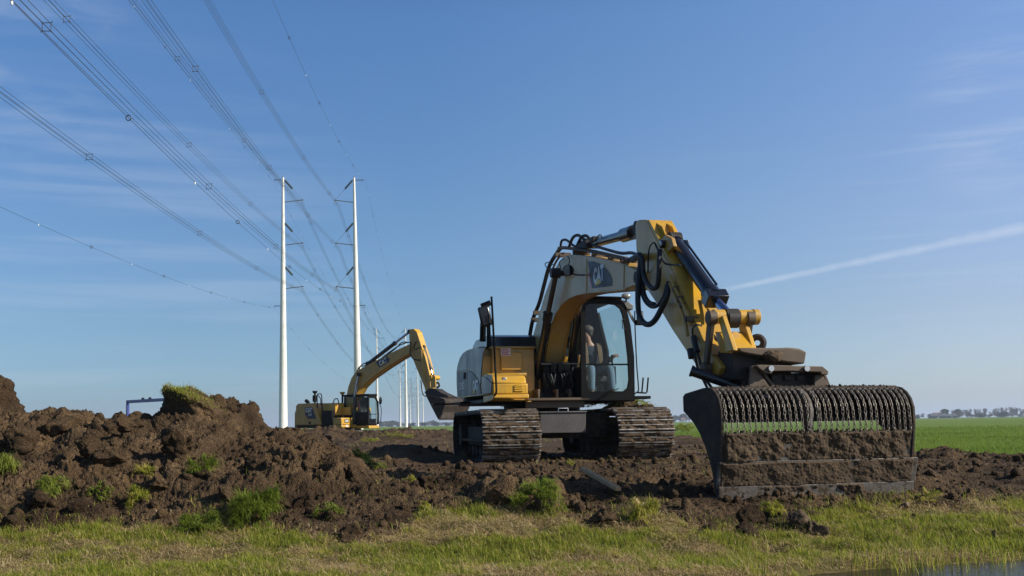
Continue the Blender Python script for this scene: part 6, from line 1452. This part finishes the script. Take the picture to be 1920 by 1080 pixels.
big_clod(1865, 1010, .05, 'small pale stone in the grass near the water', 'rock', v=7, squash=(.6, .6, 1.2))
big_clod(1696, 800+152, .045, 'small pale stone below the right end of the chain bucket', 'rock', v=8)
big_clod(1400, 1000, .10, 'brown clod below the chain bucket, left of the two dry ones', 'soil', v=9, squash=(1.1, .9, .8))
for i, (x, y, s) in enumerate(((110, 810, .26), (230, 812, .22), (335, 850, .25), (30, 840, .24), (170, 850, .2), (480, 880, .2), (520, 955, .17), (575, 950, .16), (300, 920, .16), (205, 870, .2), (150, 960, .14), (70, 950, .15), (660, 900, .17), (800, 915, .13), (865, 880, .13), (1105, 940, .1), (1260, 930, .12), (420, 940, .14))):
    big_clod(x, y, s*.82, 'rough brown lump of dug soil in the heap', 'soil', v=11+i, squash=(1.1, .9, .85), rot=i)
p0, p1 = ground_hit(1092, 902), ground_hit(1160, 932); p0 += Vector((0, 0, .13)); p1 += Vector((0, 0, .07))
d = (p1-p0).normalized(); sd = d.cross(Vector((0, 0, 1))).normalized(); up = sd.cross(d)
M = Matrix((d, sd, up)).transposed().to_4x4(); M.translation = p0
pk_ = MB().bx(0, (p1-p0).length, -.030, .030, -.020, .020).build('plank', 'wood', None, bevel=.006); pk_.matrix_world = M
tag(pk_, 'weathered wooden plank lying aslant on the soil before the crawler tracks', 'plank')

# ------------------------------------------------------------------ grass
def blades(P, L, Wd, head, lean, droop, tint, name, mat, parent=None, up=None):
    """one mesh of tapering bent blades; P roots (N,3)"""
    n = len(P); h = np.stack([np.cos(head), np.sin(head), np.zeros(n)], 1); s = np.stack([-np.sin(head), np.cos(head), np.zeros(n)], 1)
    z = np.array([0, 0, 1.0])
    up_ = np.broadcast_to(z, (n, 3)) if up is None else up
    sl, cl_ = np.sin(lean)[:, None], np.cos(lean)[:, None]; L = L[:, None]; Wd = Wd[:, None]
    m1 = P+L*.5*(h*sl+up_*cl_)
    l2 = lean+droop; t1 = m1+L*.5*(h*np.sin(l2)[:, None]+up_*np.cos(l2)[:, None])
    V = np.stack([P-s*Wd*.5, P+s*Wd*.5, m1-s*Wd*.4, m1+s*Wd*.4, t1], 1).reshape(-1, 3)
    i = np.arange(n)[:, None]*5
    return np_mesh(name, V, [i+np.array([[0, 1, 3, 2]]), i+np.array([[2, 3, 4]])], mat, attrs={'tint': np.repeat(tint, 5)}, parent=parent)
# the mown bank in front
N = 330000
yy = np.sqrt(rng.uniform(6.7**2, 10.8**2, N)); xx = rng.uniform(-.58, .58, N)*yy
fm, bm_ = raw_masks(xx, yy)
gz, dm = ground_at(xx, yy)
P = np.stack([xx, yy, gz], 1)
patch = fbm(P*np.array([1.5, 2.6, 1.5]), 4, 91); fine = fbm(P*6, 3, 92); live = sstep(.44, .55, patch*.65+fine*.35)
dens = np.where(fm < 0, 1.0, np.exp(-fm*7)*.35)*(.30+.85*live)*sstep(WATER_Z-.02, WATER_Z+.03, gz)
k = rng.uniform(size=N) < dens; P, live, fine, fm = P[k], live[k], fine[k], fm[k]; n = len(P)
edge = sstep(-.35, .0, fm)
L = (.020+.046*live*rng.uniform(.4, 1.3, n)+.030*edge*rng.uniform(0, 1, n))*rng.uniform(.7, 1.4, n); P[:, 2] -= .008
tint = np.clip(.80-.52*live+rng.normal(0, .17, n)+.25*(rng.uniform(size=n) < .10), 0, 1)
tag(blades(P, L, rng.uniform(.0028, .0065, n), rng.uniform(0, 6.28, n), rng.uniform(.05, .75, n), rng.uniform(.1, 1.0, n), tint, 'bank_grass', 'grass_blades'), 'short patchy green and yellow grass on the bank by the water', 'grass', kind='stuff')
# mown dry straw
N = 105000
yy = np.sqrt(rng.uniform(6.8**2, 9.9**2, N)); xx = rng.uniform(-.58, .58, N)*yy; fm, _ = raw_masks(xx, yy); gz, _ = ground_at(xx, yy)
Q = np.stack([xx, yy, gz], 1); pt = fbm(Q*np.array([1.5, 2.6, 1.5]), 4, 91)*.6+fbm(Q*4.5, 3, 95)*.4
k = (fm < .05) & (rng.uniform(size=N) < sstep(.60, .40, pt)*.95+.03) & (gz > WATER_Z); Q = Q[k]; n = len(Q); Q[:, 2] += rng.uniform(.0, .045, n)
tag(blades(Q, rng.uniform(.025, .11, n)*rng.uniform(.6, 1.3, n), rng.uniform(.002, .0055, n), rng.uniform(0, 6.28, n), rng.normal(1.35, .22, n), rng.normal(.2, .35, n), np.clip(rng.beta(2, 2.6, n), 0, 1), 'dry_straw', 'straw'), 'mats of mown dry straw lying over the bank grass', 'straw', kind='stuff')
# taller blades at the water's edge
N = 2600; xx = rng.uniform(1.6, 4.6, N); yy = rng.uniform(6.7, 8.2, N); gz, _ = ground_at(xx, yy)
k = (gz > WATER_Z-.09) & (gz < WATER_Z+.035) & (rng.uniform(size=N) < .8*sstep(.35, .6, fbm(np.stack([xx*2, yy*2, xx*0], 1), 2, 97))); Q = np.stack([xx, yy, gz], 1)[k]; n = len(Q)
tag(blades(Q, rng.uniform(.08, .24, n), rng.uniform(.004, .008, n), rng.uniform(0, 6.28, n), rng.uniform(.0, .35, n), rng.uniform(0, .6, n), rng.uniform(0, .75, n), 'water_grass', 'grass_blades'), 'taller green blades growing in the water along the bank', 'grass', kind='stuff')
# field beyond
N = 520000
yy = np.exp(rng.uniform(math.log(13.2), math.log(75), N)); xx = rng.uniform(-.1, .80, N)*yy; fm, bk_ = raw_masks(xx, yy)
k = (bk_ < .12) & (rng.uniform(size=N) < sstep(75, 28, yy)); xx, yy = xx[k], yy[k]; gz, _ = ground_at(xx, yy); Q = np.stack([xx, yy, gz], 1); n = len(Q)
pt = fbm(Q*.35, 4, 98)
tag(blades(Q, rng.uniform(.03, .085, n)*(.6+.8*pt), .0045*np.maximum(1, yy/11), rng.uniform(0, 6.28, n), rng.uniform(0, .6, n), rng.uniform(.1, .8, n), np.clip(.15+.75*pt+rng.normal(0, .12, n), 0, 1), 'field_grass', 'field_blades'), 'even bright green pasture grass on the field behind', 'grass', kind='stuff')
# sprouts on the dug soil
def scatter_soil_grass():
    N = 26000; yy = np.exp(rng.uniform(math.log(8.8), math.log(60), N)); xx = rng.uniform(-.56, .56, N)*yy; fm, bk_ = raw_masks(xx, yy); gz, _ = ground_at(xx, yy); Q = np.stack([xx, yy, gz], 1)
    pt = fbm(Q*np.array([.9, .9, .9]), 3, 99); k = (fm > .1) & (bk_ > .05) & (rng.uniform(size=N) < sstep(.60, .72, pt)*.8); Q = Q[k]; n = len(Q); s = np.maximum(1, Q[:, 1]/14)
    tag(blades(Q, rng.uniform(.03, .09, n)*s, .0045*s, rng.uniform(0, 6.28, n), rng.uniform(.1, .9, n), rng.uniform(.1, .9, n), rng.uniform(0, .8, n), 'scattered_grass', 'grass_blades'), 'sparse torn grass mixed into the dug soil', 'grass', kind='stuff')
scatter_soil_grass()
# torn turf clumps: each its own thing
def turf(px, py, wpx, hpx, n, label, mat='lush_blades', clod=0.0, Y=None, tint=(.1, .8), centre=None, lean=(.5, 1.65), deep=1.0):
    n = int(n*.85)
    g = centre or (ground_hit(px, py) if Y is None else at(px, py, Y)); s = g.y/FPX; w, h = wpx*s, hpx*s
    # ragged footprint: a few lobes of grass and bare gaps
    N_ = n*3; q = rng.uniform(-1, 1, size=(N_, 2)); rr_ = np.linalg.norm(q, axis=1); fld = fbm(np.stack([q[:, 0]*2.1+px*.37, q[:, 1]*2.1+py*.21, q[:, 0]*0], 1), 3, 17)
    k = (rr_ < .52+1.5*(fld-.42)) & (vnoise(np.stack([q[:, 0]*4+px, q[:, 1]*4, q[:, 0]*0], 1), 27) > .28); q = q[k][:n]; fld = fld[k][:n]; n = len(q)
    lx = q[:, 0]*w*.55; ly = q[:, 1]*w*.36*deep
    dome = np.clip(1.7*(1-(q**2).sum(1)), 0, 1)*(.15+1.25*vnoise(np.stack([q[:, 0]*2.6+px*.1, q[:, 1]*2.6, q[:, 0]*0], 1), 7))
    gz = np.full(n, g.z) if (centre is not None or Y is not None) else np.minimum(ground_at(g.x+lx, g.y+ly)[0], g.z+h*.5)
    lz = gz-g.z+dome*h*.52; P_ = np.stack([lx, ly, lz], 1)
    flow = 6.28*fbm(np.stack([q[:, 0]*1.6+px, q[:, 1]*1.6, q[:, 0]*0], 1), 2, 37)*2
    head = np.where(rng.uniform(size=n) < .6, flow, np.arctan2(q[:, 1], q[:, 0]))+rng.normal(0, .6, n)
    Lb = np.clip(rng.gamma(3.0, .16, n)*max(.50*h, .05), .02, .20)
    if clod > 0:
        bmx = bmesh.new(); bmesh.ops.create_icosphere(bmx, subdivisions=4, radius=1); W2 = np.array([v.co[:] for v in bmx.verts]); F_ = np.array([[v.index for v in f.verts] for f in bmx.faces]); bmx.free()
        dd = .85+.5*(fbm(W2*1.4+px*.01, 3, 601)-.5)-.2*(worley(W2*2.2+px*.01, 611)-.5)+.12*(fbm(W2*7, 3, 621)-.5)-.1*(worley(W2*5+px*.01, 631)-.5)
        W2 = cut_faces(W2, int(px), 8)*1.15*dd[:, None]*np.array([w*.42, w*.30*deep, h*.55*clod]); W2[:, 2] -= h*.10
    tn = np.clip(tint[0]+(tint[1]-tint[0])*(.55*rng.uniform(0, 1, n)+.9*(vnoise(np.stack([q[:, 0]*3+py, q[:, 1]*3, q[:, 0]*0], 1), 47)-.25)), 0, 1)
    o_ = blades(P_, Lb, np.clip(rng.uniform(.004, .009, n)*max(1, g.y/10), .0035, .05), head, rng.uniform(*lean, n), rng.uniform(.3, 1.7, n), tn, 'turf_clump', mat)
    o_.location = g; tag(o_, label, 'turf clump', 'torn turf clumps')
    if clod > 0: np_mesh('soil', W2, [F_], 'soil', smooth=True, parent=o_)
    return o_
turf(480, 980, 122, 78, 8200, 'large lush green clump of grass at the foot of the soil heap', clod=.5, tint=(.0, .75), lean=(.3, 1.5), deep=1.2)
turf(375, 990, 120, 34, 4200, 'low spread of fresh grass left of the large lush clump', clod=.0, tint=(.15, .9))
turf(97, 932, 88, 46, 3200, 'bright grass clump drooping on the left part of the heap', clod=.7, tint=(.3, 1.0))
turf(6, 900, 50, 62, 2200, 'bright grass clump cut by the left edge of the picture', clod=.7, tint=(.4, 1.0))
turf(380, 892, 66, 42, 2200, 'round green clump sitting midway up the heap below its grassy top', clod=.7, tint=(.1, .8))
turf(188, 928, 46, 26, 900, 'small grass tuft between the two left clumps of the heap', clod=.0, tint=(.2, .9))
turf(272, 893, 56, 30, 900, 'sparse yellowish tuft in the middle of the heap', 'grass_blades', clod=.5, tint=(.3, .8))
turf(258, 945, 54, 34, 1100, 'loose pale tuft low on the heap, above the grass bank', 'grass_blades', clod=.5, tint=(.2, .7))
turf(618, 968, 58, 34, 1300, 'little sod with grass on its right side at the foot of the heap', clod=.85, tint=(.2, .9))
turf(690, 872, 76, 34, 2200, 'wide bright sod on the right flank of the heap beside the machine lane', clod=.55, tint=(.3, 1.0))
turf(767, 906, 26, 24, 500, 'small pale yellow-green tuft alone on the dark soil', 'grass_blades', clod=.3, tint=(.4, .7))
turf(797, 958, 30, 20, 400, 'thin tuft at the soil edge above the bank grass', 'grass_blades', clod=.3, tint=(.3, .6))
turf(1015, 955, 108, 66, 2600, 'overturned sod with a dark soil face and grass along its top and right side', clod=1.0, tint=(.15, .95))
turf(1205, 985, 76, 58, 2600, 'mixed green and straw hummock right of the plank', 'grass_blades', clod=.8, tint=(.15, 1.0))
turf(1452, 962, 54, 36, 1100, 'grass tuft growing in front of the cutting edge of the chain bucket', 'grass_blades', clod=.4, tint=(.2, .75))
turf(1284, 812, 52, 24, 900, 'bright green tuft behind the right crawler track', clod=.0, Y=25, tint=(.3, .9))
turf(1072, 873, 24, 14, 260, 'tiny bright sprout in front of the gap between the tracks', 'grass_blades', clod=.3, tint=(.3, .6))
turf(700, 826, 60, 13, 700, 'flat grassy patch on the dug soil near the far excavator', 'grass_blades', tint=(.2, .6))
turf(745, 818, 70, 11, 700, 'second flat grassy patch, right of the one near the far excavator', 'grass_blades', tint=(.2, .6))
turf(1745, 942, 60, 24, 700, 'straggly grass at the lower right corner of the chain bucket', 'grass_blades', clod=.4, tint=(.2, .8))
# the big cut block of turf crowning the heap
bmx = bmesh.new(); bmesh.ops.create_cube(bmx, size=2); bmesh.ops.subdivide_edges(bmx, edges=bmx.edges[:], cuts=34, use_grid_fill=True)
W2 = np.array([v.co[:] for v in bmx.verts]); F_ = np.array([[v.index for v in f.verts] for f in bmx.faces]); bmx.free()
nr = np.linalg.norm(W2, axis=1, keepdims=True); W2 = W2*(1-.52*(1-1.02/np.maximum(nr, 1.02)))
W2 = cut_faces(W2, 77, 7, .6, .9)
W2 *= (1+.30*(fbm(W2*1.0+3, 3, 700)-.5)-.20*(worley(W2*1.7, 710)-.5)-.10*(worley(W2*4.2, 720)-.5)+.06*(fbm(W2*9, 2, 730)-.5))[:, None]
c = at(374, 778, 12.15); hx, hz = 64*12.15/FPX, 50*12.15/FPX
W2 = W2*np.array([hx, .42, hz])
W2[:, 0] += np.maximum(W2[:, 2], -.1)*-.35
W2[:, 2] -= .32*np.maximum(W2[:, 0]+.1, 0)
tb_ = np_mesh('turf_block', W2, [F_], 'soil', smooth=True); tb_.location = c; tb_.rotation_euler = (R(6), R(9), R(28)); tag(tb_, 'big cut block of turf with grass on top crowning the soil heap', 'turf block')
nz_ = fbm(W2*3, 3, 740); top_v = W2[(W2[:, 2] > hz*.42-.25*np.maximum(W2[:, 0], 0)) & (nz_ > .40)]; q = top_v[rng.integers(len(top_v), size=2600)]+rng.normal(0, .015, (2600, 3))
k = rng.uniform(size=len(q)) < np.clip(.60-.75*(q[:, 0]/hx), .12, 1); q = q[k]; n = len(q)
blades(q, rng.uniform(.02, .06, n)*rng.choice([1, 1, 1, 1, 2.0], n), rng.uniform(.004, .007, n), rng.uniform(0, 6.28, n), rng.uniform(.1, 1.4, n), rng.uniform(.2, 1.2, n), rng.uniform(.0, .7, n), 'grass', 'grass_blades', tb_)
# sods carried along on the crawler tracks
M1 = Matrix.Translation(E1.o) @ Matrix.Rotation(E1.rz, 4, 'Z') @ UM
w_ = M1 @ Vector((.55, 1.12, .88)); turf(1165, 770, 118, 22, 2200, 'grassy sod carried on top of the right crawler track under the cab', clod=1.3, centre=w_, tint=(.1, .8), deep=1.5)
w_ = M1 @ Vector((1.15, 1.36, .86)); turf(1210, 770, 60, 14, 260, 'small lump of soil on the outer edge of the right crawler track', 'grass_blades', clod=1.3, centre=w_)
w_ = M1 @ Vector((-.2, -.75, .87)); turf(938, 768, 34, 12, 240, 'small dark lump of soil on top of the left crawler track', 'grass_blades', clod=1.5, centre=w_)

# ------------------------------------------------------------------ thin spring haze over the flat land
HAZE = 0.00027
if HAZE > 0:
    hm = bpy.data.materials.new('haze'); hm.use_nodes = True; nt = hm.node_tree; nt.nodes.clear()
    o_ = nt.nodes.new('ShaderNodeOutputMaterial'); v_ = nt.nodes.new('ShaderNodeVolumePrincipled'); nt.links.new(v_.outputs[0], o_.inputs['Volume'])
    v_.inputs['Color'].default_value = (0.74, 0.86, 1.0, 1); v_.inputs['Density'].default_value = HAZE; v_.inputs['Anisotropy'].default_value = 0.2
    MAT['haze'] = hm
    hz_ = MB().bx(-27500, 27500, -9500, 27500, -2.6, 68).build('haze', 'haze', smooth=0); tag(hz_, 'thin pale haze over the flat land', 'haze', kind='stuff')
